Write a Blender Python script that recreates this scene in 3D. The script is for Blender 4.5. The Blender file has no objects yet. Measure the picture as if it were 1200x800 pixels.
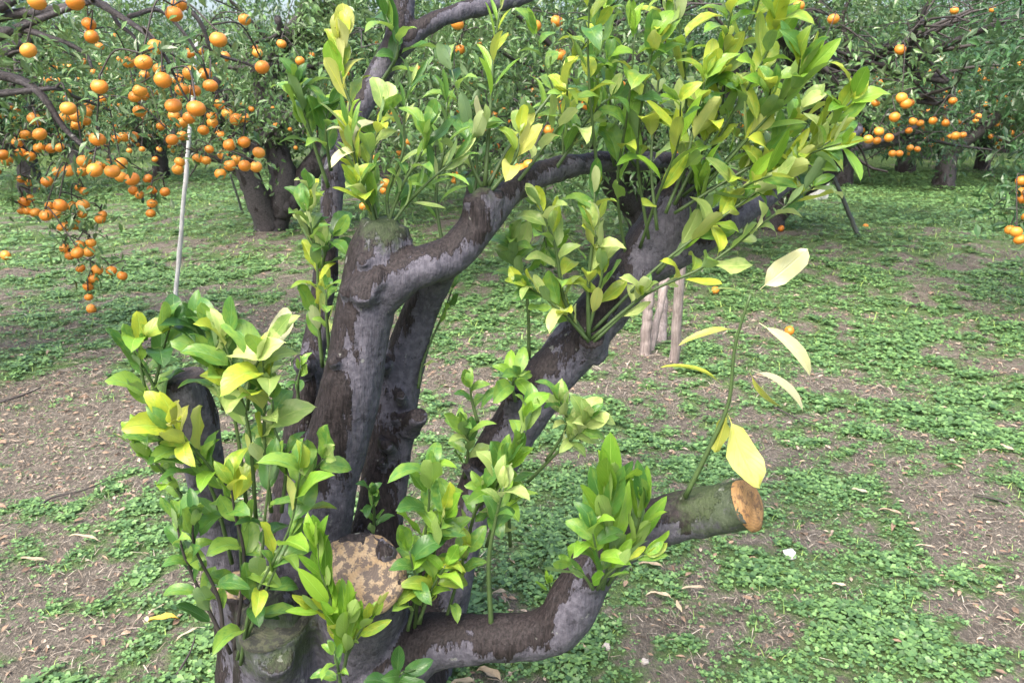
import bpy, math, random
import numpy as np
from mathutils import Vector, Matrix, noise

# ------------------------------------------------------------------ camera, sky, sun, exposure
scene = bpy.context.scene
COL = scene.collection
F = 950.0                      # focal length in photo pixels (1200 wide)
PITCH = math.atan(280.0 / F)   # horizon about 280 px above the picture centre
CAM_H = 1.5
cd = bpy.data.cameras.new('camera'); cam = bpy.data.objects.new('camera', cd); COL.objects.link(cam)
cam.location = (0, 0, CAM_H); cam.rotation_euler = (math.pi / 2 - PITCH, 0, 0)
cd.sensor_width = 36; cd.lens = 36 * F / 1200; cd.clip_start = 0.05; cd.clip_end = 1000
cd.dof.use_dof = True; cd.dof.focus_distance = 2.0; cd.dof.aperture_fstop = 10
scene.camera = cam

SUN_EL, SUN_AZ = math.radians(55), math.radians(-150)     # hazy light from behind, left of the camera
world = bpy.data.worlds.new('World'); scene.world = world; world.use_nodes = True
wn = world.node_tree
bg = wn.nodes['Background']
sky = wn.nodes.new('ShaderNodeTexSky'); sky.sky_type = 'NISHITA'; sky.sun_disc = False
sky.sun_elevation = SUN_EL; sky.sun_rotation = SUN_AZ
sky.air_density = 1.0; sky.dust_density = 6.0; sky.ozone_density = 1.0
wn.links.new(sky.outputs[0], bg.inputs[0]); bg.inputs[1].default_value = 0.15
sl = bpy.data.lights.new('sun', 'SUN'); sun = bpy.data.objects.new('sun', sl); COL.objects.link(sun)
sl.energy = 1.0; sl.angle = math.radians(40); sl.color = (1.0, 0.97, 0.93)
sun.location = (0, 0, 10)
sdir = Vector((math.sin(SUN_AZ) * math.cos(SUN_EL), math.cos(SUN_AZ) * math.cos(SUN_EL), math.sin(SUN_EL)))
sun.rotation_euler = sdir.to_track_quat('Z', 'Y').to_euler()
vs = scene.view_settings
vs.view_transform = 'Standard'; vs.look = 'None'; vs.gamma = 1; vs.use_curve_mapping = False
vs.exposure = 1.7

# ------------------------------------------------------------------ helpers
_c, _s = math.cos(PITCH), math.sin(PITCH)
def ray(x, y):
    a, b = (x - 600) / F, (400 - y) / F
    return Vector((a, _c + b * _s, -_s + b * _c))
def P(x, y, Y):
    """world point seen at photo pixel (x, y) standing Y metres ahead of the camera"""
    d = ray(x, y); return Vector((0, 0, CAM_H)) + d * (Y / d.y)
def PT(x, y, t):
    return Vector((0, 0, CAM_H)) + ray(x, y) * t
def depth_of(p):
    return p.y * _c - (p.z - CAM_H) * _s
def px_of(p):
    t = depth_of(p)
    if t < .1: return None
    up = p.y * _s + (p.z - CAM_H) * _c
    return 600 + F * p.x / t, 400 - F * up / t, t
def ground_px(x, y):
    d = ray(x, y); t = -CAM_H / d.z
    q = Vector((0, 0, CAM_H)) + d * t; q.z = float(gz(q.x, q.y)); return q
def gz(x, y):
    x = np.asarray(x, float); y = np.asarray(y, float)
    return (.018 * np.sin(1.7 * x + .6) * np.sin(1.3 * y + 1.1) + .012 * np.sin(3.9 * x + 2 * y) + .01 * np.sin(5.1 * y - 2.7 * x + 2)
            + .006 * np.sin(11 * x + 4 * y) * np.sin(9 * y - 3 * x))
_rt = np.random.RandomState(5).rand(256, 256)
def vnoise(x, y, s):
    x = np.asarray(x, float) / s + 100; y = np.asarray(y, float) / s + 100
    i = np.floor(x).astype(int); j = np.floor(y).astype(int); u = x - i; v = y - j
    u = u * u * (3 - 2 * u); v = v * v * (3 - 2 * v)
    g = lambda a, b: _rt[a % 256, b % 256]
    return (g(i, j) * (1 - u) + g(i + 1, j) * u) * (1 - v) + (g(i, j + 1) * (1 - u) + g(i + 1, j + 1) * u) * v

BLOBS = [  # photo pixel, radius in metres, sign (bare earth and litter negative, lush weeds positive)
    (70, 470, .55, -.42), (20, 560, .4, -.35), (140, 520, .4, -.3), (330, 370, .6, -.4), (560, 450, .45, -.4), (860, 560, .35, -.22),
    (820, 480, .4, -.25), (1060, 330, .7, -.3), (960, 300, .8, -.15), (730, 745, .16, -.5), (1150, 700, .25, -.35), (1100, 540, .3, -.3),
    (940, 600, .2, -.3), (60, 700, .2, -.3), (80, 640, .2, -.25), (640, 720, .12, -.35), (760, 430, .3, -.25), (1000, 450, .3, -.25), (1180, 600, .2, -.3),
    (640, 640, .3, .6), (690, 720, .15, .45), (720, 780, .15, .3), (1050, 780, .2, .35), (880, 720, .25, .25), (230, 760, .2, .15), (150, 690, .15, .12), (60, 760, .2, -.1), (60, 600, .2, .22), (150, 650, .15, .22), (30, 720, .12, .25), (200, 590, .12, .2), (40, 430, .3, .2), (250, 790, .15, .25),
    (300, 330, .7, .2), (100, 330, 1., .25), (1000, 400, .6, .22), (1100, 230, 3., .4), (870, 420, .4, .25), (1150, 480, .5, .2), (1100, 420, .7, .15), (900, 330, 1., .15), (1150, 760, .2, -.15), (800, 640, .2, -.1), (520, 540, .3, .3)]
BLOBW = []
def cover(x, y):
    if not BLOBW:
        for bx_, by_, r, s in BLOBS:
            d = ray(bx_, by_); t = -CAM_H / d.z; BLOBW.append((d.x * t, d.y * t, r, s))
    c = .565 + .42 * (vnoise(x, y, .55) - .5) + .62 * (vnoise(x + 31, y + 7, .2) - .5) + .2 * (vnoise(x, y, 1.7) - .5) + .85 * (vnoise(x + 3, y, .075) - .5)
    for bx_, by_, r, s in BLOBW:
        c = c + s * .72 * np.exp(-((x - bx_) ** 2 + (y - by_) ** 2) / (r * r))
    return np.clip(c + np.clip((np.asarray(y) - 6) * .03, 0, .25), 0, 1)

def setp(o, label=None, cat=None, group=None, kind=None):
    if label: o['label'] = label
    if cat: o['category'] = cat
    if group: o['group'] = group
    if kind: o['kind'] = kind
    return o
def empty(name, loc, label, cat, group=None):
    o = bpy.data.objects.new(name, None); COL.objects.link(o); o.location = loc; o.empty_display_size = .1
    return setp(o, label, cat, group)
def link(name, mesh, parent=None, mat=None):
    o = bpy.data.objects.new(name, mesh); COL.objects.link(o)
    if mat is not None and not mesh.materials: mesh.materials.append(mat)
    if parent is not None:
        o.parent = parent
        r = parent
        while r.parent is not None: r = r.parent
        if r is parent: o.matrix_parent_inverse = Matrix.Translation(-Vector(r.location))
    return o
def mesh_np(name, v, f, mats=(), smooth=True, uv=None, mi=None, attrs=None):
    """v (n,3), f (m,k) with k = 3 or 4"""
    me = bpy.data.meshes.new(name); v = np.asarray(v, np.float32); f = np.asarray(f, np.int32); m, k = f.shape
    me.vertices.add(len(v)); me.vertices.foreach_set('co', v.ravel())
    me.loops.add(m * k); me.loops.foreach_set('vertex_index', f.ravel())
    me.polygons.add(m); me.polygons.foreach_set('loop_start', np.arange(m, dtype=np.int32) * k)
    me.polygons.foreach_set('loop_total', np.full(m, k, np.int32))
    if mi is not None: me.polygons.foreach_set('material_index', np.asarray(mi, np.int32))
    me.polygons.foreach_set('use_smooth', np.full(m, smooth))
    if uv is not None:
        l = me.uv_layers.new(name='UVMap'); l.data.foreach_set('uv', np.asarray(uv, np.float32)[f.ravel()].ravel())
    for an, av in (attrs or {}).items():
        a = me.attributes.new(an, 'FLOAT', 'POINT'); a.data.foreach_set('value', np.asarray(av, np.float32))
    for mt in mats: me.materials.append(mt)
    me.update(calc_edges=True); me.validate(); return me

def spline(pts, n):
    """Catmull-Rom through rows of pts, n samples per span"""
    p = np.asarray(pts, float); p = np.vstack([2 * p[0] - p[1], p, 2 * p[-1] - p[-2]]); out = []
    for i in range(1, len(p) - 2):
        for k in range(n):
            t = k / n; a, b, c, d = p[i - 1], p[i], p[i + 1], p[i + 2]
            out.append(.5 * (2 * b + (c - a) * t + (2 * a - 5 * b + 4 * c - d) * t * t + (3 * b - a - 3 * c + d) * t ** 3))
    out.append(p[-2]); return np.array(out)
def tube(pts, rad, seg=8, caps=True, wob=0, rng=None):
    """swept tube -> verts, quads (caps as degenerate-free fans of quads are made of tris doubled)"""
    p = np.asarray(pts, float); r = np.asarray(rad, float); n = len(p)
    tg = np.gradient(p, axis=0); tg /= np.linalg.norm(tg, axis=1)[:, None] + 1e-9
    a = np.array([0, 0, 1.]) if abs(tg[0][2]) < .9 else np.array([1., 0, 0])
    u = np.cross(tg[0], a); u /= np.linalg.norm(u); V = []
    ang = np.arange(seg) * 2 * math.pi / seg
    for i in range(n):
        u = u - tg[i] * np.dot(u, tg[i]); u /= np.linalg.norm(u) + 1e-9; w = np.cross(tg[i], u)
        k = r[i] * (1 + (wob * (rng.rand(seg) - .5) if wob else 0))
        V.append(p[i] + (np.cos(ang) * k)[:, None] * u + (np.sin(ang) * k)[:, None] * w)
    V = np.vstack(V); Q = []
    for i in range(n - 1):
        for j in range(seg):
            j2 = (j + 1) % seg; Q.append((i * seg + j, i * seg + j2, (i + 1) * seg + j2, (i + 1) * seg + j))
    if caps:
        for base, rev in ((0, True), ((n - 1) * seg, False)):
            for j in range(1, seg // 2):
                q = (base + j - 1 if j == 1 else base + j - 1, base + j, base + seg - 1 - j, base + seg - j if j > 1 else base + seg - 1)
                if j == 1: q = (base, base + 1, base + seg - 2, base + seg - 1)
                else: q = (base + j - 1, base + j, base + seg - 1 - j, base + seg - j)
                Q.append(q[::-1] if rev else q)
    return V, np.array(Q)
def join(parts):
    V, Q, o = [], [], 0
    for v, q in parts: V.append(v); Q.append(np.asarray(q) + o); o += len(v)
    return np.vstack(V), np.vstack(Q)

# ------------------------------------------------------------------ materials
class NT:
    def __init__(s, name):
        s.m = bpy.data.materials.new(name); s.m.use_nodes = True; s.t = s.m.node_tree; s.t.nodes.clear()
    def n(s, typ, ins=None, **kw):
        x = s.t.nodes.new('ShaderNode' + typ)
        for k, v in kw.items(): setattr(x, k, v)
        for k, v in (ins or {}).items():
            so = x.inputs[k]
            if isinstance(v, bpy.types.NodeSocket): s.t.links.new(v, so)
            elif isinstance(v, (tuple, list)) and len(v) == 3 and so.type == 'RGBA': so.default_value = (*v, 1)
            else: so.default_value = v
        return x
    def math(s, op, a, b=0., c=0., clamp=False):
        return s.n('Math', {0: a, 1: b, 2: c}, operation=op, use_clamp=clamp).outputs[0]
    def mix(s, f, a, b, mode='MIX'):
        x = s.n('Mix', {0: f, 6: a, 7: b}, data_type='RGBA', blend_type=mode); return x.outputs[2]
    def step(s, v, lo, hi, a=0., b=1.):
        return s.n('MapRange', {0: v, 1: lo, 2: hi, 3: a, 4: b}, interpolation_type='SMOOTHSTEP').outputs[0]
    def noise(s, vec, scale, det=4., rough=.6, dim='3D', w=None, dist=0.):
        i = {'Vector': vec, 'Scale': scale, 'Detail': det, 'Roughness': rough, 'Distortion': dist}
        if w is not None: i['W'] = w
        return s.n('TexNoise', i, noise_dimensions=dim).outputs['Fac' if 'Fac' in [o.name for o in s.t.nodes[-1].outputs] else 0]
    def bump(s, h, strength=.3, dist=.01, nrm=None):
        i = {'Height': h, 'Strength': strength, 'Distance': dist}
        if nrm is not None: i['Normal'] = nrm
        return s.n('Bump', i).outputs[0]
    def out(s, sh):
        s.n('OutputMaterial', {0: sh}); return s.m

def rnd_node(k):
    oi = k.n('ObjectInfo').outputs['Random']; ge = k.n('NewGeometry')
    return k.math('FRACT', k.math('ADD', k.math('MULTIPLY', oi, 7.31), k.math('MULTIPLY', ge.outputs['Random Per Island'], 3.17))), ge

def leaf_mat(name, c1, c2, yellow, yam, under, rough=.36, trans=.36, veins=True):
    k = NT(name); r, ge = rnd_node(k)
    r2 = k.math('FRACT', k.math('MULTIPLY', r, 13.7))
    uv = k.n('UVMap').outputs[0]; sp = k.n('SeparateXYZ', {0: uv}); u, v = sp.outputs[0], sp.outputs[1]
    col = k.mix(r, c1, c2)
    au = k.math('ABSOLUTE', k.math('SUBTRACT', u, .5))
    nz = k.noise(k.n('VectorMath', {0: uv, 1: (3.0, 5.0, 1)}, operation='MULTIPLY').outputs[0], 1.0, 3., .6, '4D', k.math('MULTIPLY', r, 60.))
    mot = k.math('MULTIPLY', k.step(k.math('ADD', nz, k.math('MULTIPLY', r2, .3)), .5, .8), yam)
    col = k.mix(mot, col, yellow)
    if veins:
        rib = k.step(au, .012, .04, 1., 0.)
        lat = k.math('PINGPONG', k.math('SUBTRACT', k.math('MULTIPLY', v, 8.), k.math('MULTIPLY', au, 6.)), .5)
        latf = k.step(lat, .0, .09, 1., 0.)
        col = k.mix(k.math('MULTIPLY', rib, .7), col, (min(1, c1[0] * 1.9 + .08), min(1, c1[1] * 1.5 + .1), c1[2] * 1.3 + .05))
        col = k.mix(k.math('MULTIPLY', latf, .3), col, (min(1, c1[0] * 1.7 + .06), min(1, c1[1] * 1.4 + .08), c1[2] * 1.2 + .04))
    hv = k.n('HueSaturation', {'Hue': .5, 'Saturation': 1., 'Value': k.math('ADD', k.math('MULTIPLY', r2, .5 if veins else .95), .75 if veins else .5), 'Color': col}).outputs[0]
    face = k.mix(ge.outputs['Backfacing'], hv, k.mix(.65, hv, under))
    ins = {'Base Color': face, 'Roughness': rough, 'Specular IOR Level': .5}
    if veins: ins['Normal'] = k.bump(k.math('ADD', k.math('MULTIPLY', latf, -.5), k.math('MULTIPLY', rib, -1.)), .5, .003)
    b = k.n('BsdfPrincipled', ins).outputs[0]
    tcol = k.mix(.5, hv, yellow, 'MIX')
    t = k.n('BsdfTranslucent', {'Color': tcol}).outputs[0]
    return k.out(k.n('MixShader', {0: trans, 1: b, 2: t}).outputs[0])

UND = (.26, .36, .20)
M_LEAF = {
    'B': leaf_mat('young_bright_leaf', (.13, .32, .03), (.20, .39, .04), (.30, .45, .05), .5, (.33, .45, .16), .34),
    'G': leaf_mat('green_leaf', (.06, .195, .045), (.11, .27, .05), (.27, .40, .06), .65, UND, .33),
    'D': leaf_mat('dark_leaf', (.028, .10, .028), (.055, .16, .035), (.12, .22, .04), .3, (.16, .25, .12), .28),
    'Y': leaf_mat('yellowing_leaf', (.19, .36, .045), (.30, .43, .05), (.46, .50, .05), .8, (.46, .48, .20), .36),
    'P': leaf_mat('pale_leaf', (.22, .38, .09), (.33, .46, .13), (.52, .58, .22), .7, (.48, .55, .30), .36),
    'W': leaf_mat('bleached_leaf', (.56, .57, .34), (.64, .64, .42), (.64, .60, .18), .3, (.76, .76, .62), .42),
    'Z': leaf_mat('golden_leaf', (.34, .40, .05), (.42, .45, .08), (.52, .51, .16), .7, (.52, .54, .26), .4),
}
M_CROWN = leaf_mat('orchard_leaf', (.045, .12, .04), (.095, .195, .065), (.20, .29, .09), .35, (.20, .27, .15), .24, .25, False)
M_CROWN2 = leaf_mat('orchard_leaf_cool', (.024, .078, .03), (.05, .13, .045), (.12, .20, .06), .25, (.12, .18, .10), .3, .22, False)
M_WEED = leaf_mat('weed_leaf', (.072, .175, .066), (.115, .235, .085), (.20, .30, .08), .4, (.18, .28, .12), .45, .2, False)
M_GRASS = leaf_mat('grass_blade', (.13, .28, .06), (.20, .36, .07), (.34, .40, .11), .5, (.2, .3, .1), .5, .25, False)

def litter_mat(name, c1, c2, c3):
    k = NT(name); r, ge = rnd_node(k)
    col = k.mix(k.step(r, .55, 1.), k.mix(k.step(r, 0., .6), c1, c2), c3)
    nz = k.noise(k.n('NewGeometry').outputs['Position'], 90., 3.)
    col = k.mix(k.math('MULTIPLY', k.step(nz, .45, .7), .5), col, tuple(x * .6 for x in c1))
    return k.out(k.n('BsdfPrincipled', {'Base Color': col, 'Roughness': .75}).outputs[0])
M_LITTER = litter_mat('dry_leaf', (.17, .11, .075), (.30, .21, .14), (.42, .34, .26))
M_STRAW = litter_mat('dry_straw', (.20, .16, .12), (.33, .28, .215), (.48, .43, .35))
M_PALE = litter_mat('pale_dry_leaf', (.27, .21, .14), (.34, .28, .19), (.40, .34, .24))

def bark_mat(name, grey1, grey2, brown1, brown2, bias=0.0, coat=True, scale=1.):
    k = NT(name); ge = k.n('NewGeometry'); pos = ge.outputs['Position']
    moss = k.n('Attribute', attribute_name='moss').outputs['Fac']
    st = k.n('VectorMath', {0: pos, 1: (1., 1., .35)}, operation='MULTIPLY').outputs[0]
    big = k.noise(st, 7.5 * scale, 6., .62); fine = k.noise(pos, 60 * scale, 5., .65)
    fib = k.noise(k.n('VectorMath', {0: pos, 1: (1., 1., .12)}, operation='MULTIPLY').outputs[0], 170 * scale, 3., .6)
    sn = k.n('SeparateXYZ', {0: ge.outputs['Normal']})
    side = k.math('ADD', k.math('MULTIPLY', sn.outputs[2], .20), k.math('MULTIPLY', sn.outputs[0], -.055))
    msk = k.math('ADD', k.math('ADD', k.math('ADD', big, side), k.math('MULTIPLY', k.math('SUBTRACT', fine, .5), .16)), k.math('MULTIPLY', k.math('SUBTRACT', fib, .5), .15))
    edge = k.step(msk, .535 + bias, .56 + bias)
    grey = k.mix(k.step(fine, .35, .7), grey1, grey2)
    grey = k.mix(k.math('MULTIPLY', k.step(k.noise(pos, 34 * scale, 6., .75), .55, .63), .8), grey, tuple(x * .45 for x in grey1))
    brn = k.mix(k.step(fib, .35, .7), brown1, brown2)
    brn = k.mix(k.math('MULTIPLY', k.step(fine, .6, .8), .45), brn, tuple(x * .5 for x in grey2))
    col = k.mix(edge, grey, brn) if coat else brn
    mo = k.step(k.math('ADD', moss, k.math('MULTIPLY', k.math('SUBTRACT', k.noise(pos, 45., 5., .7), .5), .9)), .35, .7)
    col = k.mix(k.math('MULTIPLY', mo, .8), col, k.mix(fine, (.026, .042, .018), (.075, .105, .045)))
    lich = k.step(k.noise(pos, 33 * scale, 3., .5), .68, .72)
    col = k.mix(k.math('MULTIPLY', lich, .35), col, (.33, .35, .31))
    h = k.math('ADD', k.math('MULTIPLY', fib, .5), k.math('ADD', k.math('MULTIPLY', fine, .5), k.math('MULTIPLY', edge, .35 if coat else 0.)))
    return k.out(k.n('BsdfPrincipled', {'Base Color': col, 'Roughness': k.step(edge, 0., 1., .68, .62), 'Specular IOR Level': .25, 'Normal': k.bump(h, .8, .009)}).outputs[0])
M_BARK = bark_mat('pruned_bark', (.066, .063, .080), (.122, .117, .142), (.012, .0095, .010), (.034, .027, .028))
M_BARK_BG = bark_mat('orchard_bark', (.052, .046, .05), (.095, .088, .09), (.016, .013, .014), (.042, .036, .035), .02)
k = NT('stem_green'); M_STEM = k.out(k.n('BsdfPrincipled', {'Base Color': k.mix(k.noise(k.n('NewGeometry').outputs['Position'], 40.), (.035, .065, .025), (.085, .14, .04)), 'Roughness': .5}).outputs[0])
k = NT('twig_bark'); M_TWIG = k.out(k.n('BsdfPrincipled', {'Base Color': k.mix(k.noise(k.n('NewGeometry').outputs['Position'], 30.), (.022, .018, .018), (.065, .055, .05)), 'Roughness': .7}).outputs[0])

def cut_mat(name, a, b, dark, spots, ringf=.3):
    k = NT(name); tc = k.n('TexCoord').outputs['Object']; ge = k.n('NewGeometry')
    ln = k.n('VectorMath', {0: tc}, operation='LENGTH').outputs['Value']
    wob = k.noise(tc, 22., 4.)
    ring = k.math('PINGPONG', k.math('ADD', k.math('MULTIPLY', ln, 170.), k.math('MULTIPLY', wob, 3.)), .5)
    ang = k.noise(k.n('VectorMath', {0: tc, 1: (1, 1, 1)}, operation='MULTIPLY').outputs[0], 55., 5., .7)
    col = k.mix(k.math('MULTIPLY', k.step(ring, .1, .4), ringf), k.mix(k.step(wob, .35, .65), a, b), dark)
    col = k.mix(k.math('MULTIPLY', k.step(ang, spots, spots + .08), .8), col, dark)
    col = k.mix(k.math('MULTIPLY', k.step(ln, .0, .018, 1., 0.), .6), col, dark)
    return k.out(k.n('BsdfPrincipled', {'Base Color': col, 'Roughness': .8, 'Normal': k.bump(k.math('ADD', ring, ang), .4, .003)}).outputs[0])
M_CUT = cut_mat('cut_wood', (.27, .145, .05), (.34, .20, .08), (.10, .055, .03), .52, .2)
M_CUT_OLD = cut_mat('weathered_cut_wood', (.25, .17, .09), (.33, .25, .16), (.045, .037, .042), .47, .12)
M_CUT_DARK = cut_mat('dark_cut_wood', (.055, .042, .04), (.09, .07, .06), (.03, .025, .025), .55)
M_CUT_MOSS = cut_mat('mossy_cut_wood', (.055, .065, .035), (.10, .10, .065), (.03, .03, .028), .47, .1)

k = NT('orange_peel'); r, ge = rnd_node(k); tco = k.n('TexCoord').outputs['Object']
oc = k.mix(r, (.60, .19, .02), (.72, .29, .04)); oc = k.mix(k.math('MULTIPLY', k.step(k.noise(tco, 25., 3.), .5, .75), .35), oc, (.74, .38, .07))
M_ORANGE = k.out(k.n('BsdfPrincipled', {'Base Color': oc, 'Roughness': .38, 'Specular IOR Level': .5, 'Normal': k.bump(k.noise(tco, 260., 2.), .15, .002)}).outputs[0])

# ------------------------------------------------------------------ ground
def axis(near, lo, hi, step0, grow):
    a = [near]; s = step0
    while a[-1] < hi: a.append(a[-1] + s); s *= grow
    b = [near]; s = step0
    while b[-1] > lo: b.append(b[-1] - s); s *= grow
    return np.array(sorted(set(b + a)))
gx = np.concatenate([axis(0, 0, 300, .045, 1.022)[1:] * -1, axis(0, 0, 300, .045, 1.022)]); gx = np.unique(np.round(gx, 4))
gy = axis(1.6, -300, 300, .04, 1.02)
X, Y = np.meshgrid(gx, gy); Zg = gz(X, Y) + .012 * (vnoise(X, Y, .12) - .5) * (np.abs(Y) < 30)
nx, ny = len(gx), len(gy); I = np.arange(nx * ny).reshape(ny, nx)
fq = np.stack([I[:-1, :-1].ravel(), I[:-1, 1:].ravel(), I[1:, 1:].ravel(), I[1:, :-1].ravel()], 1)
k = NT('orchard_soil'); pos = k.n('NewGeometry').outputs['Position']
gr = k.n('Attribute', attribute_name='green').outputs['Fac']
n1 = k.noise(pos, 9., 6., .65); n2 = k.noise(pos, 70., 5., .7); n3 = k.noise(k.n('VectorMath', {0: pos, 1: (1., .35, 1.)}, operation='MULTIPLY').outputs[0], 130., 4., .65)
soil = k.mix(k.step(n1, .3, .7), (.112, .097, .079), (.198, .175, .145))
soil = k.mix(k.step(n3, .5, .68), soil, (.33, .29, .235)); soil = k.mix(k.step(n2, .3, .45, .65, 0.), soil, (.06, .045, .038))
grn = k.mix(n2, (.055, .115, .032), (.13, .235, .065))
gm = k.step(k.math('ADD', gr, k.math('MULTIPLY', k.math('SUBTRACT', k.noise(pos, 34., 5., .7), .5), .9)), .38, .72)
M_SOIL = k.out(k.n('BsdfPrincipled', {'Base Color': k.mix(k.math('MULTIPLY', gm, .85), soil, grn), 'Roughness': .92, 'Specular IOR Level': .2, 'Normal': k.bump(k.math('ADD', n2, n3), 1., .022)}).outputs[0])
ground = link('ground', mesh_np('ground', np.stack([X.ravel(), Y.ravel(), Zg.ravel()], 1), fq, (M_SOIL,), True, attrs={'green': cover(X, Y).ravel()}))
setp(ground, 'brown orchard soil with patchy green weeds', None, None, 'structure')

def frames(d, n):
    d = d / (np.linalg.norm(d, axis=1)[:, None] + 1e-9); x = np.cross(d, n); x /= np.linalg.norm(x, axis=1)[:, None] + 1e-9
    return x, d, np.cross(x, d)
def cloud(pos, d, nrm, ln, wd, tv, tf, tuv):
    """many copies of a small template (x across, y along, z up) as one vertex array"""
    x, y, z = frames(d, nrm); tv = np.asarray(tv); N = len(pos); m = len(tv)
    V = (pos[:, None] + x[:, None] * (tv[None, :, 0:1] * wd[:, None, None]) + y[:, None] * (tv[None, :, 1:2] * ln[:, None, None])
         + z[:, None] * (tv[None, :, 2:3] * ln[:, None, None])).reshape(-1, 3)
    Fc = (np.asarray(tf)[None] + (np.arange(N) * m)[:, None, None]).reshape(-1, len(tf[0]))
    return V, Fc, np.tile(np.asarray(tuv), (N, 1))
# simple folded leaf of six triangles; a clover leaflet; a blade
T_LEAF = ([(0, 0, 0), (-.5, .35, .07), (.5, .35, .07), (0, .4, 0), (-.42, .62, .03), (.42, .62, .03), (0, 1, -.12)],
          [(0, 3, 1), (0, 2, 3), (1, 3, 4), (3, 2, 5), (3, 6, 4), (3, 5, 6)],
          [(.5, 0), (0, .35), (1, .35), (.5, .4), (.08, .62), (.92, .62), (.5, 1)])
T_CLOV = ([(0, 0, 0), (-.5, .62, .06), (-.3, 1, .02), (0, .86, -.02), (.3, 1, .02), (.5, .62, .06)],
          [(0, 3, 1), (1, 3, 2), (0, 5, 3), (5, 4, 3)], [(.5, 0), (0, .6), (.2, 1), (.5, .9), (.8, 1), (1, .6)])
T_BLADE = ([(-.5, 0, 0), (.5, 0, 0), (-.35, .55, .05), (.35, .55, .05), (0, 1, -.15)], [(0, 1, 3), (0, 3, 2), (2, 3, 4)], [(0, 0), (1, 0), (.1, .5), (.9, .5), (.5, 1)])
rs = np.random.RandomState(11)
def scatter(n, y0, y1, keep, margin=.6):
    """points on the ground inside the field of view (and a margin to either side)"""
    y = np.sqrt(rs.rand(n) * (y1 ** 2 - y0 ** 2) + y0 ** 2); x = (rs.rand(n) * 2 - 1) * (y * .72 + margin)
    k_ = rs.rand(n) < keep(x, y); return x[k_], y[k_]
def unit(n):
    a = rs.normal(size=(n, 3)); return a / np.linalg.norm(a, axis=1)[:, None]
def clover(n, y0, y1, size, hgt, keep, trio=True):
    x, y = scatter(n, y0, y1, keep); m = len(x)
    lush = np.clip(cover(x, y) - .35, 0, 1)
    h = (.3 + rs.rand(m)) * hgt * (.5 + 1.3 * lush); s = size * (.45 + 1.0 * rs.rand(m)) * (.5 + 1.6 * lush)
    tilt = unit(m) * .45 + np.array([0, -.12, 1.]); a0 = rs.rand(m) * 6.28
    Vs, Fs, Us = [], [], []
    for j in range(3 if trio else 1):
        a = a0 + j * 2.094 + rs.normal(size=m) * .15; d = np.stack([np.cos(a), np.sin(a), rs.normal(size=m) * .18], 1)
        p = np.stack([x, y, gz(x, y) + h], 1)
        v, f, u = cloud(p, d, tilt, s, s * .95, *T_CLOV); Vs.append(v); Fs.append(f); Us.append(u)
    off = np.cumsum([0] + [len(v) for v in Vs[:-1]])
    return np.vstack(Vs), np.vstack([f + o for f, o in zip(Fs, off)]), np.vstack(Us)
def stuff(name, label, cat, chunks, mat):
    V, Fc, U, o = [], [], [], 0
    for v, f, u in chunks: V.append(v); Fc.append(f + o); U.append(u); o += len(v)
    return setp(link(name, mesh_np(name, np.vstack(V), np.vstack(Fc), (mat,), False, np.vstack(U))), label, cat, None, 'stuff')
sig = lambda c, a, b: np.clip((c - a) / (b - a), 0, 1)
kp = lambda x, y: .2 + .8 * sig(cover(x, y), .25, .85) ** 1.5
stuff('clover_weeds', 'low green clover weeds in patches over the orchard floor', 'weeds',
      [clover(52000, .9, 3.6, .0115, .013, kp), clover(70000, 3.4, 8., .0165, .018, kp), clover(40000, 7.5, 19., .03, .04, kp)], M_WEED)
def blades(n, y0, y1, ln, wd, keep):
    x, y = scatter(n, y0, y1, keep); m = len(x); a = rs.rand(m) * 6.28
    d = np.stack([np.cos(a) * .8, np.sin(a) * .8, .3 + rs.rand(m)], 1); up = np.stack([-np.cos(a), -np.sin(a), np.full(m, .8)], 1)
    l = ln * (.5 + rs.rand(m)); return cloud(np.stack([x, y, gz(x, y) - .003], 1), d, up, l, np.full(m, wd) * (.6 + .8 * rs.rand(m)), *T_BLADE)
stuff('grass', 'short green grass tufts between the weeds', 'grass',
      [blades(24000, .9, 5., .032, .0028, lambda x, y: sig(cover(x, y), .25, .8) * (.2 + vnoise(x + 9, y, .3))), blades(60000, 5., 24., .055, .008, lambda x, y: sig(cover(x, y), .25, .7))], M_GRASS)
def litter(n, y0, y1, ln, ratio, keep, tmpl, flat=.35):
    x, y = scatter(n, y0, y1, keep); m = len(x); a = rs.rand(m) * 6.28
    d = np.stack([np.cos(a), np.sin(a), rs.normal(size=m) * .12], 1); nrm = unit(m) * flat + np.array([0, 0, 1.])
    l = ln * (.4 + .9 * rs.rand(m)); return cloud(np.stack([x, y, gz(x, y) + .004 + .012 * rs.rand(m)], 1), d, nrm, l, l * ratio * (.6 + .8 * rs.rand(m)), *tmpl)
bare = lambda x, y: .08 + .92 * sig(cover(x, y), .62, .3)
stuff('leaf_litter', 'brown dead leaf litter scattered on bare soil', 'litter', [litter(20000, .9, 6., .03, .34, lambda x, y: bare(x, y) * .7, T_LEAF, .6), litter(3200, 6., 18., .07, .45, lambda x, y: bare(x, y) * .6, T_LEAF)], M_LITTER)
stuff('dry_straw', 'pale dry grass stalks and bark shreds lying on the soil', 'straw', [litter(30000, .9, 4.5, .045, .045, bare, T_BLADE, .15), litter(22000, 4., 10., .085, .055, bare, T_BLADE, .15)], M_STRAW)

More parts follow.
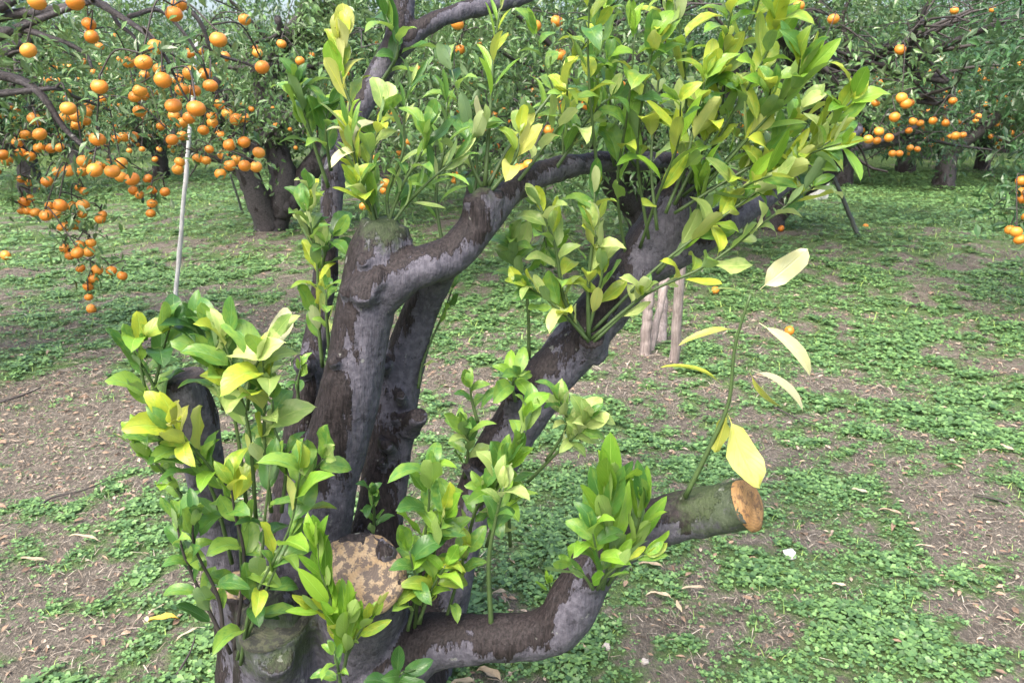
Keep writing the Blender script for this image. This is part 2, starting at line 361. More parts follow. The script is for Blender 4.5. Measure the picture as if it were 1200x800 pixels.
# ------------------------------------------------------------------ pruned citrus tree in front
base = Vector((P(390, 833, 1.80).x, 1.80, 0)); base.z = float(gz(base.x, base.y))
tree = empty('pruned_orange_tree', base, 'hard pruned orange tree with sawn grey limbs and fresh leafy shoots', 'tree')
TUBES = [  # name, [(x, y, Y, diameter px)], flat sawn end
    ('trunk', [(392, 900, 1.78, 330), (390, 850, 1.79, 270), (388, 800, 1.80, 225), (388, 745, 1.83, 175)]),
    ('limb', [(375, 800, 1.83, 150), (358, 720, 1.85, 112), (364, 655, 1.87, 92), (374, 595, 1.88, 82), (390, 535, 1.90, 76), (405, 485, 1.91, 73), (413, 440, 1.92, 70), (422, 395, 1.93, 66), (430, 350, 1.94, 70), (440, 310, 1.95, 70), (448, 282, 1.955, 62), (452, 262, 1.96, 54)]),
    ('limb', [(440, 345, 1.935, 62), (478, 319, 1.92, 52), (530, 299, 1.95, 47), (560, 264, 1.99, 46), (600, 224, 2.06, 34), (650, 199, 2.15, 28), (700, 190, 2.25, 24), (745, 190, 2.35, 21), (800, 186, 2.47, 17)]),
    ('limb', [(425, 740, 1.93, 110), (436, 660, 2.02, 76), (447, 590, 2.07, 57), (457, 520, 2.11, 54), (467, 450, 2.13, 52), (480, 400, 2.13, 48), (498, 355, 2.11, 42), (514, 322, 2.07, 37), (530, 298, 2.0, 36)]),
    ('limb', [(340, 720, 1.93, 90), (338, 640, 1.98, 56), (342, 560, 2.02, 40), (351, 500, 2.05, 35), (361, 450, 2.08, 33), (374, 375, 2.13, 29), (385, 290, 2.17, 26), (390, 220, 2.21, 25), (403, 160, 2.25, 27), (430, 110, 2.30, 30), (456, 66, 2.33, 30), (470, 20, 2.36, 30), (478, -40, 2.40, 28)]),
    ('limb', [(452, 78, 2.33, 24), (496, 32, 2.36, 22), (556, 9, 2.43, 21), (625, -6, 2.52, 16)]),
    ('limb', [(315, 815, 1.76, 120), (290, 730, 1.75, 78), (266, 655, 1.73, 54), (250, 595, 1.71, 48), (240, 540, 1.69, 47), (230, 490, 1.67, 48), (213, 441, 1.65, 50)]),
    ('stump', [(335, 850, 1.70, 130), (324, 770, 1.62, 92), (320, 722, 1.57, 86)]),
    ('stump', [(312, 770, 1.68, 80), (290, 715, 1.65, 56), (281, 684, 1.63, 50)]),
    ('stump', [(410, 800, 1.82, 150), (420, 730, 1.70, 124), (425, 669, 1.545, 100)]),
    ('limb', [(430, 790, 1.72, 130), (490, 756, 1.65, 76), (560, 748, 1.62, 58), (618, 746, 1.60, 57), (655, 732, 1.59, 60), (676, 696, 1.59, 60), (703, 655, 1.60, 58), (748, 622, 1.61, 57), (805, 603, 1.59, 58), (845, 596, 1.56, 60), (880, 590, 1.525, 62)]),
    ('limb', [(470, 790, 1.86, 120), (515, 700, 1.95, 72), (545, 610, 2.04, 56), (590, 520, 2.10, 57), (645, 440, 2.15, 59), (700, 372, 2.20, 61), (748, 306, 2.25, 60), (785, 252, 2.28, 60), (806, 212, 2.30, 56)]),
    ('limb', [(735, 325, 2.25, 54), (800, 288, 2.28, 47), (850, 257, 2.33, 39), (900, 226, 2.41, 31), (950, 192, 2.52, 24), (1005, 150, 2.65, 17)]),
]
NUBS = [(480, 500, 2.06, 491, 486, 2.00, 26), (458, 528, 2.05, 452, 519, 1.99, 18), (465, 495, 2.07, 461, 489, 2.03, 13), (448, 520, 2.05, 447, 512, 2.02, 12), (447, 430, 2.08, 452, 424, 2.02, 20), (470, 470, 2.07, 470, 462, 2.02, 16), (450, 545, 2.04, 448, 541, 2.0, 10),
        (360, 430, 2.05, 352, 423, 2.01, 26), (392, 425, 1.89, 392, 424, 1.84, 14), (430, 345, 1.91, 424, 338, 1.85, 42), (442, 330, 1.91, 447, 325, 1.86, 26), (412, 345, 1.92, 406, 340, 1.87, 26), (430, 310, 1.91, 425, 305, 1.87, 20),
        (560, 262, 1.98, 564, 232, 1.975, 40), (572, 245, 2.0, 580, 226, 1.98, 26), (556, 245, 1.97, 550, 232, 1.95, 20), (566, 236, 1.97, 566, 222, 1.96, 22), (440, 285, 1.94, 432, 270, 1.92, 24), (455, 270, 1.95, 456, 256, 1.94, 24), (470, 290, 1.95, 478, 276, 1.95, 20), (690, 405, 2.16, 694, 392, 2.11, 42), (602, 475, 2.08, 604, 462, 2.05, 26), (800, 590, 1.57, 803, 578, 1.56, 14), (325, 778, 1.60, 322, 768, 1.50, 56), (295, 745, 1.62, 288, 738, 1.58, 34), (350, 740, 1.60, 358, 732, 1.57, 26), (330, 720, 1.58, 342, 704, 1.575, 40), (402, 690, 1.60, 392, 690, 1.58, 24), (450, 650, 1.60, 456, 645, 1.57, 22), (420, 740, 1.72, 412, 735, 1.66, 40),
        (448, 275, 1.95, 440, 268, 1.92, 34), (460, 280, 1.95, 468, 270, 1.94, 30), (800, 290, 2.26, 796, 284, 2.22, 22), (690, 690, 1.57, 697, 682, 1.54, 24), (560, 560, 2.0, 545, 545, 1.96, 18)]
parts, samples, ends, names = [], [], [], []
for i, (nm, pl) in enumerate(TUBES):
    w = []
    for x, y, Yd, dpx in pl:
        p = P(x, y, Yd); w.append((*p, dpx * depth_of(p) / (2 * F)))
    sp = spline(w, 6); parts.append(tube(sp[:, :3], sp[:, 3], 14)); samples.append(sp); names.append(nm)
    ends.append((Vector(sp[-1, :3]), (Vector(sp[-1, :3]) - Vector(sp[-4, :3])).normalized(), sp[-1, 3]))
for a in NUBS:
    p0, p1 = P(*a[:3]), P(*a[3:6]); r0 = a[6] * depth_of(p1) / (2 * F)
    parts.append(tube([p0 * 1.15 - p1 * .15, p0, p0.lerp(p1, .6), p1], [r0 * 1.3, r0 * 1.15, r0, r0 * .82], 10))
V, Q = join(parts)
tmp = bpy.data.objects.new('tmp', mesh_np('tmp', V, Q)); COL.objects.link(tmp)
md = tmp.modifiers.new('r', 'REMESH'); md.mode = 'VOXEL'; md.voxel_size = .0065
md = tmp.modifiers.new('s', 'SMOOTH'); md.factor = .5; md.iterations = 6
dg = bpy.context.evaluated_depsgraph_get(); me = bpy.data.meshes.new_from_object(tmp.evaluated_get(dg))
nv = len(me.vertices); co = np.zeros(nv * 3, np.float32); me.vertices.foreach_get('co', co); co = co.reshape(-1, 3).astype(float)
no = np.zeros(nv * 3, np.float32); me.vertices.foreach_get('normal', no); no = no.reshape(-1, 3)
npoly = len(me.polygons); fv = np.zeros(npoly * 4, np.int32); me.polygons.foreach_get('vertices', fv) if len(me.loops) == npoly * 4 else None
fv = fv.reshape(-1, 4)
bpy.data.objects.remove(tmp); bpy.data.meshes.remove(me)
# nearest limb of each vertex
best = np.full(nv, 1e9); own = np.zeros(nv, int)
for i, sp in enumerate(samples):
    dmin = np.full(nv, 1e9)
    for s in sp: dmin = np.minimum(dmin, np.linalg.norm(co - s[:3], axis=1) - s[3] * 1.02)
    kx = dmin < best; best[kx] = dmin[kx]; own[kx] = i
disp = np.array([.006 * noise.noise(Vector(c) * 9) + .004 * noise.noise(Vector((c[0] * 22, c[1] * 22, c[2] * 14))) + .0018 * noise.noise(Vector((c[0] * 70, c[1] * 70, c[2] * 30))) for c in co])
endw = np.ones(nv)
for e, dr, r0 in ends: endw = np.minimum(endw, .45 + np.clip(np.linalg.norm(co - np.array(e), axis=1) / (r0 * 1.6), 0, 1))
co2 = co + no * (disp * endw)[:, None]
mossp = [(P(850, 580, 1.55), .16, .75), (P(325, 745, 1.57), .12, .9), (P(283, 690, 1.62), .05, .4), (P(450, 262, 1.93), .09, .75), (P(566, 215, 1.98), .07, .6), (P(520, 690, 1.93), .1, .35), (P(560, 590, 2.0), .12, .3), (P(455, 80, 2.3), .2, .35), (P(540, 320, 2.0), .06, .4), (P(690, 670, 1.58), .06, .3)]
moss = np.zeros(nv)
for p, rr, s in mossp: moss = np.maximum(moss, s * np.exp(-(np.linalg.norm(co - np.array(p), axis=1) / rr) ** 2))
fown = np.array([np.bincount(o).argmax() for o in own[fv]])
limb_objs = []
for i, nm in enumerate(names):
    ff = fv[fown == i]
    if not len(ff): continue
    us, inv = np.unique(ff.ravel(), return_inverse=True)
    limb_objs.append(link(nm, mesh_np(nm, co2[us], inv.reshape(-1, 4), (M_BARK,), True, attrs={'moss': moss[us]}), tree))
def cut_face(i, mat, scale=1., label=None, tilt=(0, 0, 0)):
    e, dr, r0 = ends[i]; dr = (dr + Vector(tilt)).normalized(); n = 26; rr = np.random.RandomState(i)
    V, Fq = [(0, 0, .004)], []
    for ri, (fr, zz) in enumerate(((.45, .0045), (.8, .003), (1., -.001), (1.03, -.012))):
        for j in range(n):
            a = j * 2 * math.pi / n; q = r0 * scale * fr * (.97 + .06 * math.sin(2 * a + i) + .04 * math.sin(3 * a + 2 * i) + .03 * math.sin(5 * a + i)); V.append((q * math.cos(a), q * math.sin(a), zz + .0012 * rr.randn() * (ri < 2)))
    T = [(0, 1 + j, 1 + (j + 1) % n) for j in range(n)]
    for ri in range(3):
        for j in range(n):
            a, b = 1 + ri * n + j, 1 + ri * n + (j + 1) % n; T += [(a, a + n, b + n), (a, b + n, b)]
    o = link('cut_face', mesh_np('cut_face', V, T, (mat,), True), tree)
    o.matrix_basis = Matrix.Translation(e + dr * .001) @ dr.to_track_quat('Z', 'Y').to_matrix().to_4x4()
    if label: o['label'] = label
    return o
cut_face(10, M_CUT, 1.0, 'fresh orange brown sawn end of the low limb')
cut_face(9, M_CUT_OLD, 1.02, 'round weathered tan sawn stump face with black spots')
cut_face(6, M_CUT_DARK, 1.0); cut_face(7, M_CUT_MOSS, 1.0); cut_face(8, M_CUT_OLD, 1.); cut_face(11, M_CUT_DARK, .98); cut_face(1, M_CUT_MOSS, .9)

# ---- leaves of the pruned tree
def leaf_shape(W, curl, fold, wave, twist, asym, tip):
    rows = [(-.13, .018), (0.0, .03)] + [(s, None) for s in (.09, .24, .42, .6, .78, .92, 1.0)]
    V, U, Fc = [], [], []
    py = pz = 0.; last = -.13
    for ri, (s, w) in enumerate(rows):
        th = -.25 + curl * max(s, 0) ** 1.1 * 1.6; ds = s - last; last = s
        py += ds * math.cos(th); pz -= ds * math.sin(th)
        if w is None: w = W * (max(s, 0) ** .62) * ((1 - s) ** tip) / .5
        for ci, cx in enumerate((-1, -.55, 0, .55, 1)):
            x = cx * w * .5; z = pz + fold * abs(x) + wave * W * math.sin(s * 9 + (1.3 if cx < 0 else 0) + asym) * (abs(cx) ** 2) * (0 if s <= 0 else 1)
            tw = twist * max(s, 0); xr = x * math.cos(tw); z += x * math.sin(tw)
            V.append((xr + asym * .06 * math.sin(max(s, 0) * 3.1), py, z)); U.append((.5 + cx * .5, max(s, 0)))
    for r_ in range(len(rows) - 1):
        for c in range(4):
            if r_ < 1 and c in (0, 3): continue
            a = r_ * 5 + c; Fc.append((a, a + 1, a + 6, a + 5))
    return np.array(V), np.array(Fc), np.array(U)
lr = random.Random(3)
SHAPES = []
for i in range(16):
    SHAPES.append(leaf_shape(lr.uniform(.44, .60), lr.choice([-.1, .15, .35, .55, .8, 1.05]) + lr.uniform(-.1, .1), lr.uniform(.15, .5), lr.uniform(.03, .15), lr.uniform(-.5, .5), lr.uniform(-1, 1), lr.uniform(.52, .7)))
SLIM = [leaf_shape(W_, c_, .5, .03, t_, a_, .7) for W_, c_, t_, a_ in ((.26, .15, .1, .3), (.24, .5, -.3, -.4), (.3, .3, .2, .6))]
SHAPES += SLIM + [leaf_shape(lr.uniform(.34, .44), lr.uniform(-.1, .3), lr.uniform(.2, .5), .03, lr.uniform(-.3, .3), lr.uniform(-.6, .6), lr.uniform(.66, .8)) for _ in range(5)]
LM = {}
def leaf_mesh(si, cls):
    if (si, cls) not in LM:
        v, f, u = SHAPES[si]; LM[si, cls] = mesh_np('leaf', v, f, (M_LEAF[cls],), True, u)
    return LM[si, cls]
LEAVES = []          # (apparent size, matrix, shape, class, shoot object)
def leaf_matrix(p, d, n, size):
    d = d.normalized(); x = d.cross(n)
    if x.length < 1e-4: x = d.cross(Vector((0, 1, .3)))
    x.normalize(); z = x.cross(d)
    m = Matrix((x, d, z)).transposed().to_4x4(); return Matrix.Translation(p) @ m @ Matrix.Scale(size, 4)
def add_leaf(p, d, n, size, si, cls, par):
    c = px_of(p + d.normalized() * size * .5); a = 0
    if c and -20 < c[0] < 1220 and -20 < c[1] < 820: a = size * F / c[2]
    LEAVES.append((a, leaf_matrix(p, d, n, size), si, cls, par))
R = random.Random(21)
def pick(cls):
    return R.choice(cls)
def shoot(pts, Y0, Y1, n, size, cls, th=5, spread=(28, 70), start=.15, top=True, slim=False, stem=None):
    """leafy shoot through photo pixels, from Y0 to Y1 metres ahead; n leaves of about size metres"""
    m = len(pts) - 1; left = pts[0][0] < 340 and pts[0][1] > 430; n = int(n * (1.05 if left else 1.25) + .5); size *= 1.24 if left else 1.2
    w = [P(x, y, Y0 + (Y1 - Y0) * i / m) + Vector((R.uniform(-1, 1), R.uniform(-1, 1), 0)) * .008 * (i > 0) for i, (x, y) in enumerate(pts)]
    sp = spline([tuple(q) for q in w], 5); t0 = depth_of(w[0]); r0 = th * t0 / (2 * F)
    rr = np.linspace(r0, max(r0 * .4, .0011), len(sp))
    v, q = tube(sp, rr, 6)
    so = link('shoot', mesh_np('shoot', v, q, (stem or M_STEM,)), tree)
    ang = R.uniform(0, 6.28)
    for i in range(n):
        f = start + (1 - start) * (i + .5) / n; fi = f * (len(sp) - 1); a = min(int(fi), len(sp) - 2); b = fi - a
        p = Vector(sp[a] * (1 - b) + sp[a + 1] * b); tg = Vector(sp[min(a + 2, len(sp) - 1)] - sp[max(a - 1, 0)]).normalized()
        ang += 2.4 + R.uniform(-.35, .35)
        u = tg.orthogonal().normalized(); u = Matrix.Rotation(ang, 3, tg) @ u
        al = math.radians(R.uniform(*spread)) * (1 - .35 * f)
        d = tg * math.cos(al) + u * math.sin(al); d.z += R.uniform(-.1, .15)
        nn = (tg - d.normalized() * tg.dot(d.normalized())) + Vector((0, -.55, .5)) * R.uniform(.1, 1.2) + Vector((R.uniform(-1, 1), R.uniform(-1, 1), R.uniform(-1, 1))) * .35
        s = size * R.uniform(.68, 1.15) * (1 - .25 * abs(f - .5))
        si = R.randrange(16) if not slim else 16 + R.randrange(3)
        c_ = pick(cls)
        if cls[0] == 'B': si = 19 + R.randrange(5); s *= 1.12
        add_leaf(p + u * float(rr[a]) * .6, d, nn, s, si, c_, so)
    if top:
        for _ in range(2):
            d = tg + Vector((R.uniform(-1, 1), R.uniform(-1, 1), R.uniform(-.3, .6))) * .35
            add_leaf(Vector(sp[-1]), d, Vector((R.uniform(-1, 1), -1, .4)), size * R.uniform(.5, .85), R.randrange(16) if not slim else 16, pick(cls), so)
    return so
S = shoot
# left sawn limb and its foot
S([(188, 520), (172, 470), (165, 420), (163, 400)], 1.60, 1.56, 9, .068, 'GYGB')
S([(200, 540), (180, 480), (185, 420), (200, 378)], 1.62, 1.57, 9, .078, 'GGGD')
S([(290, 600), (274, 500), (262, 430), (250, 392)], 1.58, 1.54, 9, .078, 'GGGP', start=.4)
S([(300, 610), (290, 510), (278, 440), (262, 398)], 1.56, 1.52, 13, .08, 'GPPY')
S([(318, 600), (310, 520), (308, 460), (309, 418)], 1.55, 1.50, 14, .085, 'PPYG')
S([(330, 600), (332, 540), (322, 500), (318, 470)], 1.55, 1.52, 6, .07, 'GGYP')
S([(285, 690), (272, 600), (238, 540), (200, 502)], 1.60, 1.50, 12, .084, 'YYGB')
S([(272, 660), (250, 580), (215, 530), (182, 510)], 1.60, 1.53, 10, .07, 'GGB')
S([(235, 545), (215, 520), (202, 496)], 1.54, 1.50, 5, .085, 'ZZY')
S([(270, 765), (238, 700), (216, 650), (204, 612)], 1.50, 1.47, 12, .068, 'GGDG', stem=M_TWIG)
S([(262, 745), (250, 700), (226, 640), (232, 600)], 1.50, 1.45, 9, .066, 'GDG', stem=M_TWIG)
S([(275, 760), (283, 660), (276, 600), (270, 565)], 1.54, 1.50, 10, .072, 'GYGP', stem=M_TWIG)
S([(282, 778), (300, 705), (335, 620), (352, 552)], 1.52, 1.48, 11, .085, 'GGYB')
S([(278, 772), (298, 690), (314, 600), (316, 545)], 1.53, 1.50, 9, .072, 'GGD')
S([(345, 640), (352, 590), (362, 555), (374, 540)], 1.56, 1.52, 4, .082, 'YGP')
S([(290, 745), (318, 680), (345, 632)], 1.515, 1.49, 5, .066, 'DGG')
S([(190, 470), (175, 440), (158, 410)], 1.6, 1.56, 5, .06, 'G')
S([(230, 610), (205, 570), (180, 545), (160, 520)], 1.6, 1.54, 9, .066, 'GGB')
S([(262, 480), (252, 430), (235, 385)], 1.6, 1.58, 5, .085, 'GGD')
S([(290, 480), (300, 440), (318, 402)], 1.56, 1.5, 5, .08, 'PPW')
# bright young clump before the round stump
S([(396, 770), (385, 710), (376, 670), (370, 635)], 1.46, 1.42, 10, .074, 'B', spread=(18, 50), start=.25)
S([(402, 790), (404, 760), (405, 740), (408, 724)], 1.45, 1.42, 10, .075, 'BBB', spread=(18, 55), start=.2)
S([(405, 770), (420, 742), (432, 722)], 1.45, 1.42, 6, .058, 'BBY', spread=(20, 50))
S([(396, 770), (385, 730), (372, 712)], 1.46, 1.42, 7, .055, 'BYB')
S([(400, 810), (400, 782), (396, 765)], 1.42, 1.40, 5, .045, 'DGG')
S([(455, 830), (462, 800), (470, 785)], 1.42, 1.38, 5, .07, 'D', spread=(50, 90))
# between stump and right limb
S([(486, 735), (494, 650), (500, 590), (500, 555)], 1.62, 1.56, 11, .088, 'GGBB')
S([(492, 730), (508, 665), (514, 625), (518, 602)], 1.60, 1.55, 10, .08, 'GBGY')
S([(478, 738), (486, 690), (484, 645)], 1.58, 1.54, 6, .075, 'GGB')
S([(490, 730), (505, 690), (520, 665)], 1.58, 1.54, 8, .07, 'GYB')
S([(436, 640), (440, 605), (436, 580)], 1.78, 1.74, 7, .05, 'GGD')
S([(520, 735), (538, 670), (548, 640)], 1.65, 1.6, 6, .062, 'GYY')
# thin twig and clumps on the foot of the right limb
S([(576, 738), (574, 660), (582, 610), (592, 570)], 1.60, 1.58, 6, .074, 'GPG', th=7, start=.55)
S([(545, 655), (560, 600), (582, 575), (596, 540)], 1.85, 1.75, 12, .078, 'GGPB')
S([(598, 640), (598, 580), (606, 530), (612, 490)], 1.80, 1.75, 10, .085, 'GBG', spread=(15, 50))
S([(545, 560), (548, 520), (545, 500)], 1.98, 1.94, 10, .068, 'GGGP')
S([(560, 495), (556, 470), (552, 455)], 2.0, 1.98, 3, .06, 'G')
S([(604, 470), (604, 452), (606, 440)], 2.02, 1.98, 8, .075, 'GGB', spread=(35, 75))
S([(618, 565), (650, 535), (675, 510), (688, 490)], 1.86, 1.76, 15, .07, 'PPGP', start=.45)
S([(640, 540), (665, 500), (660, 470)], 1.84, 1.8, 7, .068, 'PGG', start=.4)
S([(570, 640), (580, 600), (570, 575)], 1.8, 1.76, 7, .07, 'GP')
S([(640, 715), (645, 695), (640, 680)], 1.75, 1.73, 5, .035, 'BY')
# clump on the low limb
S([(706, 690), (714, 645), (716, 605), (714, 578)], 1.52, 1.48, 15, .1, 'BBGB', spread=(12, 48), start=.1, th=6)
S([(712, 685), (738, 645), (748, 615), (752, 590)], 1.52, 1.47, 12, .08, 'BGB', spread=(12, 45))
S([(704, 688), (700, 650), (690, 620)], 1.50, 1.46, 7, .07, 'GB')
S([(700, 690), (720, 665), (755, 650)], 1.49, 1.45, 6, .07, 'BYG', spread=(40, 85))
S([(695, 690), (690, 675), (670, 665)], 1.48, 1.45, 4, .06, 'GB')
# sparse twig with bleached hanging leaves
tw = shoot([(803, 582), (830, 520), (850, 470), (866, 405), (880, 345)], 1.555, 1.50, 0, .05, 'Z', th=6.5, top=False)
for bx_, by_, tx_, ty_, dy, wd_, cls, ns in [(884, 346, 933, 294, .01, 0, 'W', (.2, -1, .3)), (877, 348, 838, 336, -.02, 1, 'P', (0, -.1, 1)), (880, 370, 951, 432, -.01, 1, 'W', (.5, -1, .5)),
                                              (868, 384, 802, 397, -.01, 1, 'Z', (0, -.5, 1)), (872, 428, 941, 471, -.02, 1, 'W', (.5, -.6, .9)), (874, 430, 910, 477, 0, 1, 'Z', (-.9, -.5, .3)),
                                              (855, 455, 787, 424, -.02, 1, 'Y', (.1, -.1, 1)), (851, 476, 872, 558, -.02, 0, 'Z', (.3, -1, .1)), (853, 478, 852, 520, .02, 0, 'Z', (-.8, -.5, .2))]:
    p0 = P(bx_, by_, 1.52); p1 = P(tx_, ty_, 1.52 + dy); d = p1 - p0
    add_leaf(p0 + d * .13, d, Vector(ns), d.length * .9, (17 if wd_ else 3), cls, tw)
# middle clumps on the right limb
S([(690, 398), (688, 330), (694, 270), (700, 225)], 2.10, 2.05, 10, .085, 'GYGP', th=6)
S([(686, 395), (664, 350), (648, 290), (630, 240)], 2.10, 2.03, 12, .085, 'YGPY', th=6)
S([(688, 392), (700, 350), (704, 310), (698, 270)], 2.10, 2.05, 9, .085, 'YYGP')
S([(690, 400), (665, 370), (640, 350), (618, 335)], 2.08, 2.02, 10, .078, 'GPGY')
S([(620, 420), (615, 350), (606, 310), (604, 285)], 2.15, 2.1, 10, .07, 'GGP', start=.4)
S([(692, 398), (760, 345), (830, 310), (900, 255), (950, 220)], 2.1, 2.0, 15, .08, 'GYP', th=4.5, start=.3)
S([(694, 402), (740, 360), (745, 350), (750, 345)], 2.1, 2.06, 5, .08, 'PYG')
S([(770, 320), (800, 290), (820, 250), (822, 215)], 2.18, 2.12, 8, .09, 'BG', spread=(15, 45))
S([(690, 392), (760, 320), (840, 260), (920, 200), (970, 165)], 2.12, 2.0, 18, .085, 'YYGP', th=4.5, start=.35)
# tall yellow green crown of shoots over the right limb
TOP = [([(800, 225), (806, 150), (800, 70), (790, 0)], 15), ([(808, 215), (832, 130), (850, 50), (865, -15)], 18), ([(812, 215), (860, 130), (900, 60), (915, 0)], 18),
       ([(820, 225), (880, 160), (925, 105), (940, 70)], 18), ([(770, 270), (765, 190), (770, 110), (775, 20)], 15), ([(735, 310), (722, 220), (735, 130), (745, 40)], 12),
       ([(830, 262), (890, 215), (950, 165), (998, 118)], 18), ([(845, 255), (900, 205), (950, 180), (985, 168)], 14), ([(790, 240), (820, 180), (845, 130), (850, 80)], 15), ([(780, 250), (800, 190), (820, 130), (830, 90)], 13),
       ([(800, 230), (850, 190), (890, 140), (905, 100)], 16), ([(750, 290), (770, 230), (790, 170), (800, 120)], 12), ([(815, 230), (870, 200), (910, 160), (935, 130)], 15), ([(790, 250), (840, 220), (880, 195), (900, 185)], 12),
       ([(700, 200), (690, 130), (692, 60), (690, -10)], 12), ([(830, 260), (860, 230), (880, 215), (905, 205)], 9), ([(812, 215), (850, 90), (880, 20), (895, -30)], 14), ([(760, 280), (745, 180), (755, 90), (770, 50)], 10)]
for i, (pl, n) in enumerate(TOP):
    S(pl, 2.22 - .03 * (i % 5), 2.14 - .07 * (i % 4), int(n * .78), .088, ('YYBP', 'YBGY', 'YYGB', 'BYGP')[i % 4], th=4.5, spread=(28, 88), start=.25)
for pl in ([(660, 205), (655, 140), (640, 90), (628, 40)], [(640, 205), (635, 260), (640, 290)], [(720, 195), (712, 150), (716, 110), (712, 70)], [(745, 195), (700, 120), (700, 60), (705, 10)]):
    S(pl, 2.2, 2.15, 8, .075, 'GGBG', th=4)
# shoots on the top of the main limb and the knob
S([(448, 275), (436, 215), (440, 165), (446, 130)], 1.94, 1.92, 10, .075, 'GGYP')
S([(452, 270), (470, 220), (490, 180), (500, 150)], 1.94, 1.9, 9, .075, 'GDG')
S([(442, 275), (425, 230), (418, 190), (412, 150)], 1.94, 1.9, 8, .072, 'GYP', slim=True)
S([(456, 268), (480, 240), (505, 210), (530, 190)], 1.94, 1.92, 8, .075, 'GGP', slim=True)
S([(460, 272), (452, 230), (470, 180), (478, 130), (480, 100)], 1.94, 1.95, 9, .07, 'GPGD', slim=True)
S([(445, 280), (435, 240), (420, 215)], 1.94, 1.9, 6, .07, 'GYP')
S([(566, 222), (552, 180), (560, 150)], 1.98, 1.95, 4, .085, 'WPG')
S([(572, 218), (600, 170), (645, 110), (695, 35)], 1.99, 2.05, 7, .075, 'GYG', th=6, start=.3)
S([(568, 218), (576, 140), (580, 70), (586, 10)], 1.98, 2.0, 7, .07, 'PYB', th=6, start=.4, slim=True)
S([(575, 225), (598, 200), (606, 180), (612, 160)], 1.98, 1.95, 5, .075, 'YZP')
S([(520, 295), (512, 230), (520, 170), (525, 120)], 1.98, 2.0, 9, .07, 'GGP', slim=True)
S([(540, 285), (560, 200), (540, 130), (530, 80)], 2.0, 2.04, 8, .07, 'GDGP')
S([(600, 222), (640, 170), (660, 130), (668, 90)], 2.05, 2.0, 9, .075, 'GGPY')
S([(650, 200), (672, 170), (690, 140), (716, 115)], 2.12, 2.08, 7, .08, 'GPG')
# left upright limb
S([(378, 430), (374, 370), (372, 310), (366, 250)], 2.02, 1.98, 13, .075, 'GYGP')
S([(386, 410), (384, 370), (386, 340)], 1.98, 1.95, 6, .055, 'GGP')
S([(376, 330), (384, 300), (392, 280)], 2.04, 2.0, 6, .075, 'GD')
S([(372, 300), (362, 260), (358, 225)], 2.04, 2.0, 7, .07, 'YGP')
S([(385, 220), (368, 165), (355, 130), (350, 105)], 2.12, 2.08, 11, .088, 'GDGD', spread=(25, 60))
S([(388, 200), (385, 160), (388, 130)], 2.12, 2.08, 6, .085, 'DGG')
S([(424, 185), (410, 130), (402, 90), (400, 50)], 2.0, 1.98, 8, .085, 'ZYZB', spread=(10, 40), start=.2)
S([(432, 210), (420, 180), (412, 160)], 1.95, 1.92, 3, .08, 'ZWY')
S([(445, 100), (470, 60), (455, 20)], 2.28, 2.25, 9, .08, 'DGD')
S([(350, 480), (352, 450), (350, 430)], 1.98, 1.96, 3, .05, 'G')
S([(490, 455), (500, 420), (520, 370), (530, 340)], 2.08, 2.12, 4, .06, 'GP', th=4)
LEAVES.sort(key=lambda a: -a[0])
bulk = {}
for i, (a, mtx, si, cls, par) in enumerate(LEAVES):
    if i < 300:
        o = link('leaf', leaf_mesh(si, cls), par); o.matrix_local = mtx
    else:
        bulk.setdefault(cls, []).append((mtx, si))
V, Fc, U, MI, o_ = [], [], [], [], 0
mats = [M_LEAF[c] for c in M_LEAF]
for ci, c in enumerate(M_LEAF):
    for mtx, si in bulk.get(c, []):
        v, f, u = SHAPES[si]; mm = np.array(mtx)
        V.append(v @ mm[:3, :3].T + mm[:3, 3]); Fc.append(f + o_); U.append(u); MI += [ci] * len(f); o_ += len(v)
setp(link('small_leaves', mesh_np('small_leaves', np.vstack(V), np.vstack(Fc), mats, True, np.vstack(U), MI), tree), None, None, None, 'stuff')
print('front leaves', len(LEAVES))

# ------------------------------------------------------------------ oranges
def orange_mesh():
    V, T, MI = [(0, 0, .455)], [], []; n, m = 14, 9
    for i in range(1, m):
        th = math.pi * i / m
        for j in range(n):
            a = 2 * math.pi * j / n; V.append((.5 * math.sin(th) * math.cos(a), .5 * math.sin(th) * math.sin(a), .46 * math.cos(th) * (1 - .06 * math.exp(-(th / .35) ** 2))))
    V.append((0, 0, -.455)); L = len(V) - 1
    for j in range(n):
        T.append((0, 1 + j, 1 + (j + 1) % n)); MI.append(0); e = 1 + (m - 2) * n; T.append((L, e + (j + 1) % n, e + j)); MI.append(0)
    for i in range(m - 2):
        for j in range(n):
            a, b = 1 + i * n + j, 1 + i * n + (j + 1) % n; T += [(a, a + n, b + n), (a, b + n, b)]; MI += [0, 0]
    c = len(V)
    V.append((0, 0, .52))
    for j in range(10): r_ = .14 if j % 2 else .07; V.append((r_ * math.cos(j * .628), r_ * math.sin(j * .628), .452))
    for j in range(10): T.append((c, c + 1 + j, c + 1 + (j + 1) % 10)); MI.append(1)
    return mesh_np('orange', V, T, (M_ORANGE, M_STEM), True, mi=MI)
OM = orange_mesh(); ORr = random.Random(8)
def orange(p, dia, parent=None, tilt=.4):
    o = link('orange', OM, parent)
    o.location = p; o.rotation_euler = (ORr.uniform(-tilt, tilt), ORr.uniform(-tilt, tilt), ORr.uniform(0, 6.28)); s = dia; o.scale = (s * ORr.uniform(.97, 1.06), s * ORr.uniform(.97, 1.06), s * ORr.uniform(.92, 1.0)); return o

